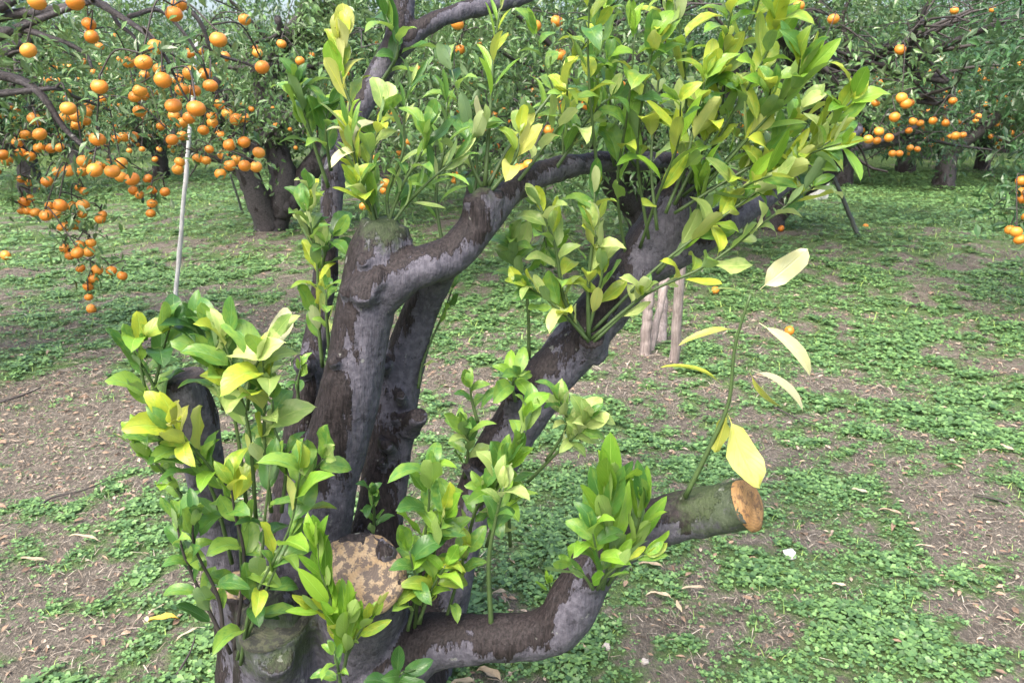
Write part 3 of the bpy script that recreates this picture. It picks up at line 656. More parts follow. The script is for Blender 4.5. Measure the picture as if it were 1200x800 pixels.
# ------------------------------------------------------------------ orchard trees
def grow(rng, p0, d0, length, r0, nseg, bend, lift):
    """wandering branch -> rows of x, y, z, radius"""
    p = Vector(p0); d = Vector(d0).normalized(); out = [(*p, r0)]
    for i in range(nseg):
        d = (d + Vector((rng.uniform(-1, 1), rng.uniform(-1, 1), rng.uniform(-1, 1))) * bend + Vector((0, 0, lift))).normalized()
        p = p + d * (length / nseg); out.append((*p, r0 * (1 - .62 * (i + 1) / nseg)))
    return np.array(out)
def twig_leaves(pts, rng, per, spread, size, out_c=None):
    """leaf positions and directions round twig points (n, 3)"""
    n = len(pts) * per; p = np.repeat(pts, per, 0) + rng.normal(size=(n, 3)) * spread
    d = rng.normal(size=(n, 3)); d /= np.linalg.norm(d, axis=1)[:, None]
    if out_c is not None:
        o = p - out_c; o /= np.linalg.norm(o, axis=1)[:, None] + 1e-6; d = d + o * .6
    d[:, 2] -= .15; nr = rng.normal(size=(n, 3)) * .55 + np.array([0, -.1, 1.])
    l = size * (.55 + .75 * rng.rand(n)); return cloud(p, d, nr, l, l * (.27 + .13 * rng.rand(n)), *T_LEAF)

class Orchard:
    """orchard tree in its own frame: trunk, limbs, twigs, crown"""
    def __init__(s, seed, rad=2.1, cutfront=None, hgt=2.9, low=.85, fork=.55, r0=.17, clumps=150, per=60, size=.085, skel=None, lean=(0, 0), mat=None):
        rng = random.Random(seed); nr = np.random.RandomState(seed); s.seed = seed; s.mat = mat or M_CROWN
        s.limbs = []; s.twigs = []; tips = []
        if skel is None:
            top = Vector((lean[0], lean[1], fork))
            s.trunk = spline([(0, 0, -.08, r0 * 1.35), (0, 0, .05, r0 * 1.15), (top.x * .5, top.y * .5, fork * .5, r0), (top.x, top.y, fork, r0 * .95)], 4)
            n = 4; a0 = rng.uniform(0, 6.28)
            for i in range(n):
                a = a0 + i * 6.283 / n + rng.uniform(-.35, .35); el = rng.uniform(.55, 1.05)
                s.limbs.append(grow(rng, top - Vector((0, 0, .06)), (math.cos(a) * math.cos(el), math.sin(a) * math.cos(el), math.sin(el)), rad * rng.uniform(.75, .95), r0 * .62, 6, .22, .02))
        else:
            s.trunk, s.limbs = skel
        for L in s.limbs:
            tips.append(L[len(L) // 2:, :3])
            for j in range(5):
                k_ = rng.randrange(len(L) // 3, len(L)); b = L[k_]; a = rng.uniform(0, 6.28)
                d = Vector((math.cos(a), math.sin(a), rng.uniform(-.25, .9))) + Vector((b[0], b[1], 0)) * .3
                q = grow(rng, b[:3], d, rng.uniform(.6, 1.1) * rad / 2.1, b[3] * .6, 5, .3, .0); s.twigs.append(q); tips.append(q[1:, :3])
                for _ in range(3):
                    b2 = q[rng.randrange(1, len(q))]; a = rng.uniform(0, 6.28)
                    q2 = grow(rng, b2[:3], (math.cos(a), math.sin(a), rng.uniform(-.8, .7)), rng.uniform(.35, .7), b2[3] * .55, 4, .35, -.06); s.twigs.append(q2); tips.append(q2[1:, :3])
        tips = np.vstack(tips); c = np.array([0, 0, (hgt + low) / 2]); c[:2] = tips[:, :2].mean(0) * .6; s.c = c
        # clump centres: twig points and an uneven shell
        sh = nr.normal(size=(clumps * 2, 3)); sh /= np.linalg.norm(sh, axis=1)[:, None]
        rr = (.55 + .45 * nr.rand(len(sh)) ** .6); sh = c + sh * rr[:, None] * np.array([rad, rad, (hgt - low) / 2])
        kx = vnoise(sh[:, 0] + sh[:, 2] * 1.7 + seed, sh[:, 1] - sh[:, 2], .55) > .42; sh = sh[kx][:clumps]
        tp = tips[nr.randint(0, len(tips), clumps // 2)]; tp = tp[tp[:, 2] > low * .8]
        cl = np.vstack([sh, tp]); cl = cl[cl[:, 1] > cutfront] if cutfront is not None else cl; s.clumps = cl
        sub = np.vstack([cl + nr.normal(size=cl.shape) * .13 for _ in range(4)])
        s.leaf = twig_leaves(sub, nr, per // 4, .075, size, c)
        s.rs = nr
    def build(s, root, extra_twigs=(), extra_leaves=()):
        """link the parts under root; the meshes stay in the tree's own frame"""
        L0 = Vector(root.location)
        def part(nm, v, q, mat, **kw):
            o = bpy.data.objects.new(nm, mesh_np(nm, v, q, (mat,), kw.get('smooth', True), kw.get('uv'))); COL.objects.link(o); o.parent = root
            if kw.get('kind'): o['kind'] = kw['kind']
            return o
        rr = np.random.RandomState(s.seed)
        part('trunk', *tube(s.trunk[:, :3], s.trunk[:, 3], 12, wob=.16, rng=rr), M_BARK_BG)
        for L in s.limbs:
            sp = spline(L, 3); part('limb', *tube(sp[:, :3], sp[:, 3], 9, wob=.14, rng=rr), M_BARK_BG)
        tw_ = [tube(q[:, :3], np.maximum(q[:, 3], .004), 5, False) for q in list(s.twigs) + list(extra_twigs)]
        part('twigs', *join(tw_), M_TWIG, kind='stuff')
        V, Fc, U = s.leaf; V, Fc, U = [V], [Fc], [U]; o_ = len(V[0])
        for v, f, u in extra_leaves: V.append(v); Fc.append(f + o_); U.append(u); o_ += len(v)
        part('crown', np.vstack(V), np.vstack(Fc), s.mat, uv=np.vstack(U), smooth=False, kind='stuff')
        return root

def attach(skel, targets, rng, r0=.005, sag=.04):
    """thin twigs that carry each fruit from the nearest branch point above it; returns twig rows"""
    pts = np.vstack([q[:, :3] for q in skel]); rad = np.concatenate([q[:, 3] for q in skel]); out = []
    for p in sorted(targets, key=lambda a: -a[2]):
        p = np.array(p); dd = np.linalg.norm(pts - p, axis=1) + np.where(pts[:, 2] < p[2] + .02, 1.2, 0); j = int(dd.argmin()); a = pts[j]
        mid = (a + p) / 2; mid[2] = max(a[2], p[2]) - .15 * abs(a[2] - p[2]) + .03; mid[:2] += [rng.uniform(-.05, .05), rng.uniform(-.05, .05)]
        q = spline([tuple(a), tuple(mid), tuple(p)], 5); r_ = np.linspace(min(max(rad[j] * .8, r0 * .6), .012), r0 * .6, len(q)); row = np.column_stack([q, r_]); out.append(row)
        pts = np.vstack([pts, q[2:]]); rad = np.concatenate([rad, r_[2:]])
    return out
def fruit_px(lst, ox, oy, sc, tmin, tmax):
    out = []
    for cx, cy, d in lst:
        t = min(max(199. / d, tmin), tmax); dia = d * sc * t / F; out.append((PT(ox + cx * sc, oy + cy * sc, t), min(dia, .085)))
    return out

# --- near tree on the left whose fruit laden boughs hang into view
FL = [(130,8,60),(265,8,62),(313,85,50),(322,130,50),(100,178,56),(350,165,32),(612,50,58),(630,15,55),(768,140,58),(548,165,56),(452,220,46),(505,220,60),(573,282,60),(560,245,45),(625,278,42),(668,257,52),(722,260,48),(740,302,50),(640,315,48),(683,318,46),(790,200,40),(665,188,40),(700,180,36),(922,237,52),(905,187,36),(860,70,44),(350,305,58),(492,320,48),(475,340,46),(505,335,40),(508,265,36),(240,382,54),(228,415,42),(268,412,42),(300,395,44),(312,375,38),(270,440,38),(300,425,38),(120,418,46),(90,475,38),(140,472,48),(62,502,40),(72,538,38),(10,545,42),(25,565,40),(105,550,38),(138,520,40),(180,522,38),(210,520,34),(343,490,56),(610,372,58),(690,382,64),(612,408,42),(665,415,46),(640,432,42),(490,392,44),(565,445,32),(470,478,36),(435,482,40),(410,490,34),(605,492,44),(640,478,38),(715,458,40),(747,432,40),(745,410,36),(772,367,40),(800,400,40),(830,420,46),(860,415,36),(775,475,38),(807,510,46),(858,500,46),(910,537,44),(785,545,40),(808,582,42),(860,583,44),(900,587,42),(830,563,40),(775,612,42),(695,558,38),(725,565,34),(625,597,40),(632,570,36),(735,525,34),(295,568,50),(333,598,56),(395,602,52),(425,575,46),(425,622,42),(465,630,50),(520,628,36),(470,670,36),(490,685,32),(535,668,36),(580,675,36),(535,715,38),(530,750,34),(205,605,40),(240,600,44),(290,603,40),(355,580,38),(380,575,36),(75,630,30),(103,643,30),(165,638,42),(148,658,28),(278,660,28),(295,672,30),(85,710,40),(105,697,32),(75,740,30),(95,742,30),(125,748,38),(162,757,44),(200,750,40),(212,722,48),(175,722,34),(255,725,40),(292,722,46),(290,752,34),(352,770,38),(360,755,32),(265,790,40),(235,795,38),(215,800,30),
      (228,873,36),(272,889,44),(312,885,40),(278,861,38),(320,853,36),(245,899,34),(283,943,32),(342,949,40),(328,979,38),(310,1006,38),(392,951,36),(430,969,36),(312,1044,30)]
fl = fruit_px(FL, 0, 0, 1 / 3., 3.3, 4.9)
bF = Vector((-3.75, 4.3, 0)); bF.z = float(gz(bF.x, bF.y))
rngF = random.Random(77)
def loc(row): return [(*(Vector(r_[:3]) - bF), r_[3]) for r_ in row]
def pl_px(lst, r0, r1):
    n = len(lst); return np.array([(*PT(x, y, t), r0 + (r1 - r0) * i / (n - 1)) for i, (x, y, t) in enumerate(lst)])
crot = Vector((-3.7, 4.25, .75))
FB = [pl_px([(-140, 60, 4.2), (0, 20, 4.1), (70, 10, 4.0), (150, -25, 3.9)], .035, .012), pl_px([(-150, 70, 4.1), (0, 36, 4.0), (60, 45, 3.9), (98, 62, 3.85), (108, 80, 3.8)], .022, .006),
      pl_px([(-150, 60, 3.9), (0, 88, 3.8), (45, 108, 3.7), (75, 150, 3.7), (106, 178, 3.7)], .028, .008), pl_px([(60, -20, 4.), (110, 2, 3.8), (150, 25, 3.7), (178, 46, 3.6), (200, 75, 3.6)], .02, .006),
      pl_px([(98, 5, 3.9), (140, 30, 3.8), (160, 50, 3.8), (158, 90, 3.9)], .012, .005), pl_px([(45, 105, 3.7), (90, 115, 3.9), (130, 130, 4.2)], .012, .005), pl_px([(150, 20, 3.8), (190, 14, 3.9), (230, 60, 4.0), (250, 110, 4.2)], .012, .005),
      pl_px([(170, -30, 4.), (230, 20, 4.1), (250, 60, 4.2), (290, 75, 4.3), (303, 85, 4.3)], .014, .005), pl_px([(178, 46, 3.6), (195, 70, 3.7), (215, 110, 3.8), (230, 130, 3.8)], .008, .004)]
limbsF = []
for b in FB:
    s0 = np.array([(*(crot + Vector((0, 0, .3 * j))), .07 - .012 * j) for j in range(1)]); first = b[0]
    if first[0] < -2.0:   # carries on to the crotch outside the frame
        m_ = (np.array([*crot, .06]) + first) / 2; m_[2] += .25; b = np.vstack([[*crot, .075], m_, b])
    limbsF.append(b)
for a in (2.2, 3.3, 4.5, .9):
    limbsF.append(grow(rngF, crot, (math.cos(a) * .7, math.sin(a) * .7, .75), 1.9, .08, 6, .2, .02))
LF = [np.array(loc(spline(b, 4))) for b in limbsF]
trunkF = spline([(0, 0, -.08, .23), (0, 0, .06, .19), (.02, -.02, .4, .165), (.05, -.05, .78, .15)], 4)
treeF = empty('orange_tree', bF, 'orange tree whose drooping boughs hang heavy with clustered ripe fruit before the thin pale pole', 'tree')
ocF = Orchard(5, rad=1.75, hgt=2.9, low=1.05, clumps=44, per=44, size=.08, skel=(trunkF, LF[-4:]))
ocF.limbs = LF
twF = attach(LF, [tuple(p + Vector((0, 0, d * .5)) - bF) for p, d in fl], rngF, .0045)
tpts = np.vstack([q[1:, :3] for q in twF] + [q[len(q) // 2:, :3] for q in LF[:-4]]); nF = np.random.RandomState(4)
tpts = tpts[nF.rand(len(tpts)) < .42]
ocF.build(treeF, twF, [twig_leaves(tpts, nF, 3, .06, .062)])
for p, d in fl: orange(p, d, treeF)

# --- tree behind it, with the forked trunk
def world_tree(name_label, bx_, by_, **kw):
    b = ground_px(bx_, by_); r_ = empty('orange_tree', b, name_label, 'tree', kw.pop('group', None)); return r_, b
def skel_px(b, trunk, limbs):
    f = lambda rows: np.array([(*(P(x, y, b.y + dy) - b), dpx * depth_of(P(x, y, b.y + dy)) / (2 * F)) for x, y, dy, dpx in rows])
    return spline(f(trunk), 4), [spline(f(l), 2) for l in limbs]
rA, bA = world_tree('orange tree with dark low forked trunk behind the thin pale pole', 318, 272)
skA = skel_px(bA, [(316, 286, 0, 52), (317, 272, 0, 42), (321, 258, 0, 36), (323, 246, 0, 32)],
              [[(316, 268, -.05, 32), (300, 228, -.2, 28), (285, 190, -.3, 25), (270, 150, -.5, 20), (250, 90, -.8, 14)], [(324, 250, 0, 36), (332, 215, 0, 32), (322, 165, .1, 28), (310, 110, .2, 26), (318, 70, .2, 20), (345, 30, .2, 14), (370, -20, .2, 9)],
               [(330, 245, 0, 34), (352, 215, .1, 28), (375, 180, .3, 22), (400, 130, .6, 16)], [(310, 112, .2, 16), (330, 60, 0, 12), (325, 20, -.2, 8)], [(316, 80, .2, 14), (350, 35, 0, 10), (395, 10, -.2, 7)]])
ocA = Orchard(31, rad=2.4, hgt=3.8, low=1.1, clumps=230, per=52, skel=skA)
FA = [(900,170,24),(1055,215,34),(990,155,34),(1020,455,16),(1040,520,16),(970,440,20),(960,380,18),(885,385,20),(400,130,28),(215,235,32),(245,237,28),(130,245,32),(170,280,30),(200,285,28),(190,315,26),(360,350,26),(360,230,26),(545,560,22),(500,525,22),(455,530,20),(560,525,20)]
fa = fruit_px(FA, 0, 0, 1 / 3., 6.6, 8.5)
twA = attach(list(skA[1]) + ocA.twigs, [tuple(p + Vector((0, 0, d * .5)) - bA) for p, d in fa], random.Random(3))
ocA.build(rA, twA)
for p, d in fa: orange(p, d, rA)

# --- tree behind the pruned one (centre)
rD, bD = world_tree('orange tree with crowded dark branches directly behind the pruned tree', 762, 292)
skD = skel_px(bD, [(762, 306, 0, 60), (762, 292, 0, 46), (757, 268, 0, 42), (750, 240, 0, 42)],
              [[(752, 250, 0, 32), (742, 190, -.3, 28), (735, 120, -.5, 26), (742, 80, -.6, 22), (770, 30, -.8, 14), (790, -30, -.9, 9)], [(748, 245, 0, 30), (715, 215, -.4, 24), (690, 150, -.8, 18), (670, 90, -1.1, 13), (640, 40, -1.3, 8)],
               [(740, 200, -.3, 20), (720, 160, -.6, 17), (700, 110, -.9, 12), (690, 40, -1., 8)], [(756, 240, 0, 28), (800, 190, -.3, 22), (840, 130, -.6, 16), (870, 60, -.9, 10)], [(752, 245, .1, 30), (770, 190, .6, 22), (740, 130, 1.2, 16), (700, 80, 1.6, 10)],
               [(736, 130, -.5, 16), (715, 75, -.3, 12), (725, 20, -.2, 8)]])
ocD = Orchard(47, rad=2.5, hgt=3.2, low=.7, clumps=240, per=64, size=.085, skel=skD)
FD = [(408,85,48),(680,92,46),(758,75,44),(770,192,46),(418,175,36),(275,245,32),(803,333,50),(780,375,44),(862,368,40),(728,457,38),(985,300,34),(627,595,50),(660,580,44),(230,500,32),(207,537,28),(120,555,30),(100,628,36),(155,645,36),(150,670,30),(78,725,32),(25,610,26),(400,615,26),(398,635,24),(420,385,32),(415,560,30),(175,398,24),(490,152,30),(1180,520,34),(1190,545,30),(207,565,24),(110,545,24)]
fd = fruit_px(FD, 400, 0, 1 / 3., 5.2, 6.4)
twD = attach(list(skD[1]) + ocD.twigs, [tuple(p + Vector((0, 0, d * .5)) - bD) for p, d in fd], random.Random(4))
rq = np.random.RandomState(15); low = []       # low hanging leafy sprays of this tree
while len(low) < 75:
    x_, y_ = rq.uniform(405, 730), rq.uniform(40, 245)
    if rq.rand() < .45 + .5 * math.sin(x_ * .035 + y_ * .02) + (y_ < 170) * .4: low.append(tuple(PT(x_, y_, rq.uniform(5.4, 7.0)) - bD))
twD2 = attach(list(skD[1]) + ocD.twigs + twD, low, random.Random(14), .006)
tD = np.vstack([q[3:, :3] for q in twD]); lowp = np.array(low); lowp = np.vstack([lowp + rq.normal(size=lowp.shape) * .11 for _ in range(4)])
ocD.build(rD, twD + twD2, [twig_leaves(tD, np.random.RandomState(2), 4, .07, .08), twig_leaves(lowp, rq, 13, .07, .085)])
for p, d in fd: orange(p, d, rD)

# --- leaning tree on the right with bare dark branches
rB, bB = world_tree('orange tree with slanting dark trunk and spreading bare branches beside the leaning iron stake', 903, 268)
_B = lambda L: [[(x, y, dy * 1.9 if dy < 0 else dy, d) for x, y, dy, d in q] for q in L]
skB = skel_px(bB, [(900, 282, 0, 44), (902, 268, 0, 34), (905, 252, 0, 32), (912, 242, 0, 32)],
              _B([[(908, 250, 0, 30), (935, 222, -.1, 27), (965, 205, -.2, 24), (985, 180, -.3, 22), (975, 140, -.5, 22), (950, 110, -.7, 20), (925, 60, -.9, 15), (905, 20, -1.1, 9)], [(975, 140, -.5, 18), (995, 95, -.7, 15), (1030, 60, -.9, 12), (1070, 50, -1.1, 8)],
               [(940, 128, -.6, 24), (985, 118, -.8, 15), (1050, 115, -1.0, 10), (1100, 122, -1.1, 6)], [(975, 145, -.5, 15), (965, 100, -.6, 13), (960, 60, -.7, 10), (955, 10, -.8, 7)], [(1000, 84, -.8, 14), (960, 66, -.9, 12), (920, 45, -1., 9)],
               [(1010, 75, -.8, 12), (1060, 85, -1., 12), (1110, 95, -1.2, 8)], [(1060, 85, -1., 11), (1090, 62, -1.2, 9), (1140, 40, -1.4, 7), (1190, 20, -1.6, 5)], [(1060, 72, -1., 9), (1075, 30, -1.2, 6), (1095, -10, -1.3, 4)], [(908, 245, 0, 24), (880, 190, .3, 18), (850, 130, .6, 12)], [(960, 205, 0, 20), (1010, 172, .2, 12), (1080, 165, .5, 8)]]))
ocB = Orchard(53, rad=2.3, hgt=3.8, low=1.1, cutfront=-1.0, clumps=280, per=60, size=.085, skel=skB, mat=M_CROWN2)
FBr = [(530,68,52),(408,22,46),(955,38,30),(765,175,44),(1090,36,26),(627,352,42),(678,362,30),(770,345,44),(785,365,40),(800,362,30),(745,412,38),(690,462,34),(653,490,34),(725,485,34),(683,495,28),(520,445,44),(810,427,30),(835,433,26),(795,460,26),(880,425,30),(925,433,28),(950,355,30),(960,478,32),(985,475,26),(942,480,20),(1040,410,24),(1030,425,20),(738,540,28),(762,540,26),(800,520,24),(825,525,22),(427,260,34),(470,235,36)]
fb = fruit_px(FBr, 800, 0, 1 / 3., 6.0, 8.6)
twB = attach(list(skB[1]) + ocB.twigs, [tuple(p + Vector((0, 0, d * .5)) - bB) for p, d in fb], random.Random(5))
ocB.build(rB, twB)
for p, d in fb: orange(p, d, rB)

# --- tree at the right edge
bG = Vector((5.0, 5.6, 0)); bG.z = float(gz(5.0, 5.6))
rG = empty('orange_tree', bG, 'orange tree with a low leafy fruiting bough over bright grass, farthest from the pale pole', 'tree')
ocG = Orchard(61, rad=1.75, hgt=3.0, low=.75, clumps=120, per=56, size=.085, mat=M_CROWN2)
fg_ = fruit_px([(1190,636,40),(1193,675,36),(1150,808,36),(1172,815,40),(1185,842,40),(1195,700,36),(1210,760,38),(1230,800,38),(1240,690,36)], 800, 0, 1 / 3., 5., 5.3)
twG = attach(ocG.limbs + ocG.twigs, [tuple(p + Vector((0, 0, d * .5)) - bG) for p, d in fg_], random.Random(6))
gpt = np.array([tuple(PT(x, y, 5.2 + .3 * (i % 3)) - bG) for i, (x, y) in enumerate([(1185, 215), (1195, 235), (1180, 248), (1200, 250), (1190, 200), (1178, 258), (1210, 225), (1205, 262), (1220, 240), (1195, 190), (1205, 175), (1188, 225), (1172, 252)])])
ocG.build(rG, twG, [twig_leaves(gpt, np.random.RandomState(9), 16, .07, .085)])
for p, d in fg_: orange(p, d, rG)

# --- rows of trees farther off: three built ones, copied
def far_proto(seed):
    oc = Orchard(seed, rad=2.3, hgt=3.1, low=.5, clumps=170, per=46, size=.10, mat=M_CROWN2)
    nr = np.random.RandomState(seed + 1); n = 150
    a = oc.clumps[nr.randint(0, len(oc.clumps), n * 3)]; a = a[(a[:, 2] < 1.9)][:n] + nr.normal(size=(min(n, (a[:, 2] < 1.9).sum()), 3)) * .12; a[:, 2] -= .05
    OV = np.array([v.co for v in OM.vertices][:-11]); OT = [tuple(p.vertices) for p in OM.polygons if p.material_index == 0]
    ov = (a[:, None] + OV[None] * .085).reshape(-1, 3); of = (np.array(OT)[None] + (np.arange(len(a)) * len(OV))[:, None, None]).reshape(-1, 3)
    r_ = empty('orange_tree', (0, 0, 0), 'x', 'tree'); oc.build(r_)
    o = bpy.data.objects.new('ripe_oranges', mesh_np('ripe_oranges', ov, of, (M_ORANGE,))); COL.objects.link(o); o.parent = r_; o['kind'] = 'stuff'
    return r_
protos = [far_proto(s) for s in (101, 202, 303)]
FAR = [(1105, 221), (1060, 203), (988, 216), (1150, 200), (38, 228), (560, 240), (190, 208), (450, 212), (800, 210), (1240, 212), (-90, 215), (330, 196), (700, 194), (930, 192), (90, 190), (540, 188), (1080, 186), (1240, 188), (220, 183), (820, 182), (400, 181), (980, 180), (620, 180), (-60, 184), (1180, 179), (60, 178), (500, 175), (740, 175), (1090, 174), (300, 174), (900, 173), (160, 172), (1230, 172), (0, 172)]
LABF = {0: 'short stout orange tree on bright grass with low fruit, behind the leaning iron stake', 4: 'dark trunked orange tree standing beyond the hanging fruit boughs'}
for i, (x, y) in enumerate(FAR):
    src = protos[i % 3]
    if i < 3: r_ = src
    else:
        r_ = src.copy(); COL.objects.link(r_)
        for ch in list(src.children):
            c = ch.copy(); COL.objects.link(c); c.parent = r_
    p = ground_px(x, y); r_.location = p; r_.rotation_euler = (0, 0, i * 2.399); s = 1 + .12 * math.sin(i * 1.7); r_.scale = (s, s, s * (1.12 if i < 10 else 1.45))
    r_['label'] = LABF.get(i, 'fruiting orange tree in the far orchard rows'); r_['category'] = 'tree'
    r_['group'] = 'trees of the far orchard rows'
    if i in LABF: del r_['group']

# ------------------------------------------------------------------ poles and stakes
def wood_mat(name, a, b, rough=.7):
    k = NT(name); pos = k.n('TexCoord').outputs['Object']
    g = k.noise(k.n('VectorMath', {0: pos, 1: (1, 1, .06)}, operation='MULTIPLY').outputs[0], 120., 4., .6); h = k.noise(pos, 9., 4.)
    return k.out(k.n('BsdfPrincipled', {'Base Color': k.mix(k.step(k.math('ADD', k.math('MULTIPLY', g, .6), k.math('MULTIPLY', h, .4)), .35, .65), a, b), 'Roughness': rough, 'Normal': k.bump(g, .4, .003)}).outputs[0])
M_POLE = wood_mat('pale_bamboo', (.40, .40, .40), (.58, .58, .57), .45)
M_STAKE = wood_mat('grey_stake', (.16, .13, .12), (.34, .29, .27)); M_IRON = wood_mat('dark_stake', (.035, .045, .04), (.08, .09, .08), .55)
def pole(name, p0, p1, r0, r1, mat, label, cat, group=None, nodes=0, wob=.004):
    p0, p1 = Vector(p0), Vector(p1); rr = np.random.RandomState(len(label)); n = 15; d = p1 - p0
    pts = [tuple(p0 + d * (i / (n - 1)) + Vector((rr.uniform(-wob, wob), rr.uniform(-wob, wob), 0))) for i in range(n)]
    rad = [(r0 + (r1 - r0) * i / (n - 1)) * (1.16 if nodes and i % nodes == nodes - 1 else 1) for i in range(n)]
    sp = spline([(*a, b) for a, b in zip(pts, rad)], 3); v, q = tube(sp[:, :3] - np.array(p0), sp[:, 3], 10)
    o = link(name, mesh_np(name, v, q, (mat,))); o.location = p0; return setp(o, label, cat, group)
gp = ground_px(205, 356); gp.z -= .03
pole('prop_pole', gp, P(231, 46, gp.y + .1), .017, .013, M_POLE, 'thin pale grey pole propping up fruit laden boughs', 'pole', nodes=4)
for (x0, y0, x1, y1, dy, d0, lab) in [(755, 416, 762, 330, .0, 13, 'short thick grey wooden stake, leftmost in the group of three'), (762, 412, 781, 325, .12, 9, 'thin crossing wooden stake between two upright stakes'), (775, 404, 778, 318, .2, 12, 'grey wooden stake half hidden behind a thin crossing stake'), (790, 424, 799, 300, -.1, 12, 'tall pale wooden stake under the right sawn limb')]:
    g0 = ground_px(x0, y0); g0.z -= .02; t0 = depth_of(g0); r_ = d0 * t0 / (2 * F)
    pole('wooden_stake', g0, P(x1, y1, g0.y + dy), r_, r_ * .9, M_STAKE, lab, 'stake')
g0 = ground_px(1007, 279); g0.z -= .02; pole('iron_stake', g0, P(976, 205, g0.y + .1), .026, .022, M_IRON, 'dark iron stake leaning over bright grass', 'stake')
g0 = ground_px(285, 252); g0.z -= .02; pole('dark_stake', g0, P(270, 205, g0.y - .1), .018, .014, M_IRON, 'thin dark stake beside the forked trunk', 'stake')

# ------------------------------------------------------------------ small things on the ground
for x, y, d, lab in [(108, 368, 12, 'fallen orange on weeds below the hanging fruit clusters'), (8, 306, 13, 'fallen orange at the edge of bare soil under the fruiting boughs'), (925, 388, 11, 'fallen orange alone on weeds behind the bleached sparse twig'), (838, 344, 10, 'fallen orange on the shaded ground under the leaning tree'),
                     (915, 271, 8, 'fallen orange at the foot of the slanting dark trunk'), (1014, 268, 6, 'small fallen orange by the foot of the leaning iron stake')]:
    g0 = ground_px(x, y); t = depth_of(g0); dia = d * t / F; g0.z += dia * .4
    setp(orange(g0, dia, None, 1.2), lab, 'orange')
def curl_leaf(name, x, y, lpx, ang, wr, mat, label, cat='leaf', group=None, lift=.012):
    g0 = ground_px(x, y); t = depth_of(g0); L = lpx * .75 * t / F
    sd = (x * 7 + y * 3) % 11 / 11.; v, f, u = leaf_shape(wr * .8, .15 + .5 * sd, .3 + .8 * sd, .16, .8 - 1.6 * sd, 2 * sd - 1, .7); o = link(name, mesh_np(name, v * L, f, (mat,), True, u))
    o.location = g0 + Vector((0, 0, lift)); o.rotation_euler = (math.radians(8), 0, math.radians(ang)); return setp(o, label, cat, group)
GP = 'pale dead leaves on the orchard floor'; LP = 'pale curled dead leaf lying on the orchard floor'
for x, y, l, a, w in [(548, 782, 50, -40, .45), (590, 796, 45, 60, .6), (560, 800, 40, 100, .5), (172, 728, 30, -55, .35), (205, 762, 38, -50, .3), (250, 783, 22, -20, .55), (790, 700, 40, 75, .35), (830, 690, 40, 100, .25), (800, 715, 25, 10, .4), (780, 668, 40, 80, .3), (690, 760, 22, 30, .3), (120, 642, 50, 80, .2), (60, 660, 40, 95, .25), (560, 680, 30, 50, .4), (575, 700, 26, -70, .4), (1020, 580, 25, 70, .4), (1130, 560, 30, 40, .35)]:
    curl_leaf('fallen_leaf', x, y, l, a, w, M_PALE, LP, 'leaf', GP)
BP = 'brown dead leaves on the orchard floor'
for x, y, l, a, w in [(85, 465, 22, 40, .5), (90, 468, 18, -60, .5), (1060, 605, 34, 60, .3), (1045, 622, 30, -30, .35), (1075, 612, 26, 120, .3), (1100, 640, 30, 75, .25), (995, 686, 24, 85, .4), (120, 585, 22, 20, .5), (135, 612, 26, -30, .3), (1170, 540, 26, 90, .35), (1190, 538, 22, 50, .4), (55, 420, 18, 10, .5), (10, 600, 26, 70, .4), (240, 625, 20, -10, .4)]:
    curl_leaf('dead_leaf', x, y, l, a, w, M_LITTER, 'curled brown dead leaf lying on the orchard floor', 'leaf', BP)
M_GOLD = litter_mat('golden_dry_leaf', (.42, .28, .03), (.50, .36, .05), (.45, .36, .08))
curl_leaf('yellow_leaf', 170, 742, 48, -80, .42, M_GOLD, 'golden yellow fallen leaf lying on bright weeds beside the trunk', 'leaf', None, .02)
k = NT('white_stone'); M_WHITE = k.out(k.n('BsdfPrincipled', {'Base Color': k.mix(k.noise(k.n('NewGeometry').outputs['Position'], 60.), (.42, .41, .39), (.58, .58, .56)), 'Roughness': .8}).outputs[0])
k = NT('grey_stone'); M_STONE = k.out(k.n('BsdfPrincipled', {'Base Color': k.mix(k.noise(k.n('NewGeometry').outputs['Position'], 70.), (.30, .27, .24), (.45, .42, .38)), 'Roughness': .85}).outputs[0])
def stone(name, x, y, wpx, hpx, mat, label, cat, seed):
    g0 = ground_px(x, y); t = depth_of(g0); a, h = wpx * t / F / 2, hpx * t / F / 2; rr = random.Random(seed); V, T = [], []
    n, m = 10, 6
    for i in range(m + 1):
        th = math.pi * i / m
        for j in range(n):
            ph = j * 2 * math.pi / n; d = Vector((math.sin(th) * math.cos(ph), math.sin(th) * math.sin(ph), math.cos(th))); s = 1 + .45 * noise.noise(d * 1.6 + Vector((seed, 0, 0))); V.append((d.x * a * s, d.y * a * s * .8, d.z * h * s))
    for i in range(m):
        for j in range(n): T.append((i * n + j, (i + 1) * n + j, (i + 1) * n + (j + 1) % n, i * n + (j + 1) % n))
    o = link(name, mesh_np(name, V, T, (mat,), False)); o.location = g0 + Vector((0, 0, h * .6)); return setp(o, label, cat)
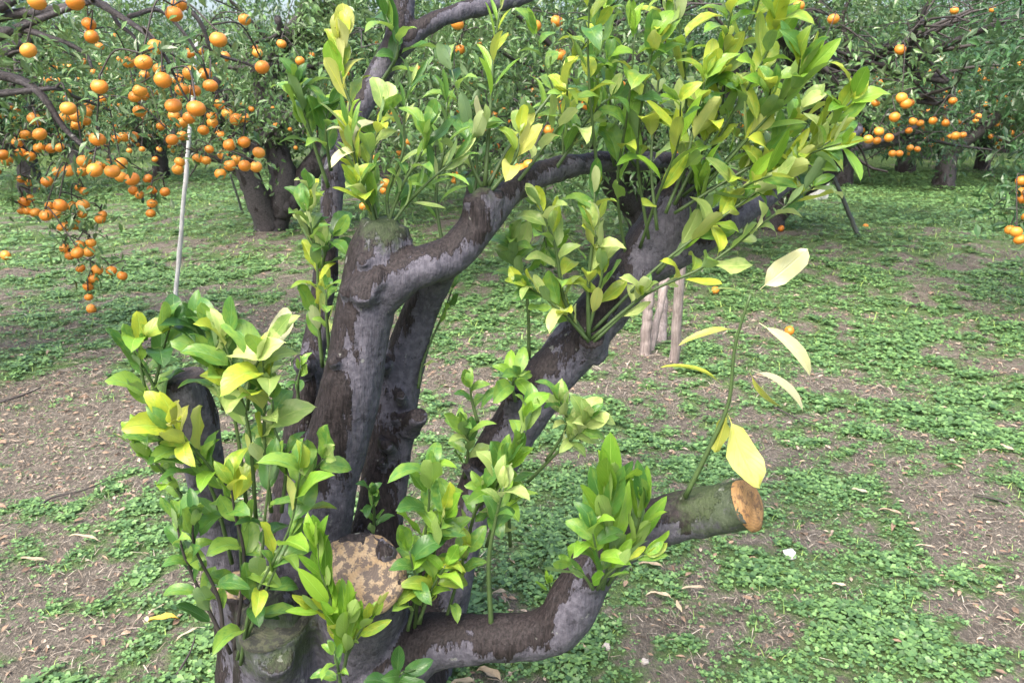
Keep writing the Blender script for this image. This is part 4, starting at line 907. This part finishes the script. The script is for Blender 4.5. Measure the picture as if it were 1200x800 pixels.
stone('white_chip', 925, 650, 17, 11, M_WHITE, 'small angular white stone chip on the weeds beyond the sawn end', 'stone', 3)
stone('pebble', 711, 752, 10, 9, M_STONE, 'round tan pebble on bare soil under the low limb', 'pebble', 5)
stone('pebble', 756, 768, 11, 8, M_STONE, 'buff pebble beside the bare soil patch right of the low limb bend', 'pebble', 9)
# white block by the far trunk
g0 = ground_px(959, 233); w, h = 16 * g0.y / F / 2, 22 * g0.y / F
bv = [(-w, -w, 0), (w, -w, 0), (w, w, 0), (-w, w, 0), (-w * .94, -w * .94, h), (w * .94, -w * .94, h), (w * .94, w * .94, h), (-w * .94, w * .94, h)]
bme = mesh_np('white_block', bv, [(3, 2, 1, 0), (4, 5, 6, 7), (0, 1, 5, 4), (1, 2, 6, 5), (2, 3, 7, 6), (3, 0, 4, 7)], (M_WHITE,), False)
wb = link('white_block', bme); wb.location = g0 - Vector((0, 0, .01)); wb.rotation_euler = (0, 0, .3); setp(wb, 'white block on the grass beside the slanting dark trunk', 'block')
bvm = wb.modifiers.new('b', 'BEVEL'); bvm.width = .015; bvm.segments = 2
def stick(pts, r0, label, group=None):
    w = []
    for x, y, z in pts: g_ = ground_px(x, y); g_.z += z; w.append(g_)
    o0 = w[0]; sp = spline([tuple(a - o0) for a in w], 5); v, q = tube(sp, np.linspace(r0, r0 * .4, len(sp)), 6)
    o = link('fallen_twig', mesh_np('fallen_twig', v, q, (M_TWIG,))); o.location = o0; setp(o, label, 'twig', group)
stick([(45, 603, .012), (62, 590, .018), (100, 582, .02), (128, 572, .025)], .005, 'thin dark twig lying across brown litter by the sawn left limb')
stick([(0, 470, .01), (30, 462, .02), (48, 455, .02)], .008, 'dark twig on the straw covered bare soil')
stick([(905, 478, .01), (930, 492, .02), (955, 500, .015)], .005, 'dark twig on bare soil behind the hanging golden leaf')
stick([(1180, 595, .01), (1160, 590, .015), (1140, 585, .01)], .006, 'short dark twig beside brown dead leaves')
stick([(208, 800, .01), (225, 780, .03), (232, 768, .05)], .004, 'thin twig standing in bright weeds by the trunk foot')
print('objects', len(bpy.data.objects))
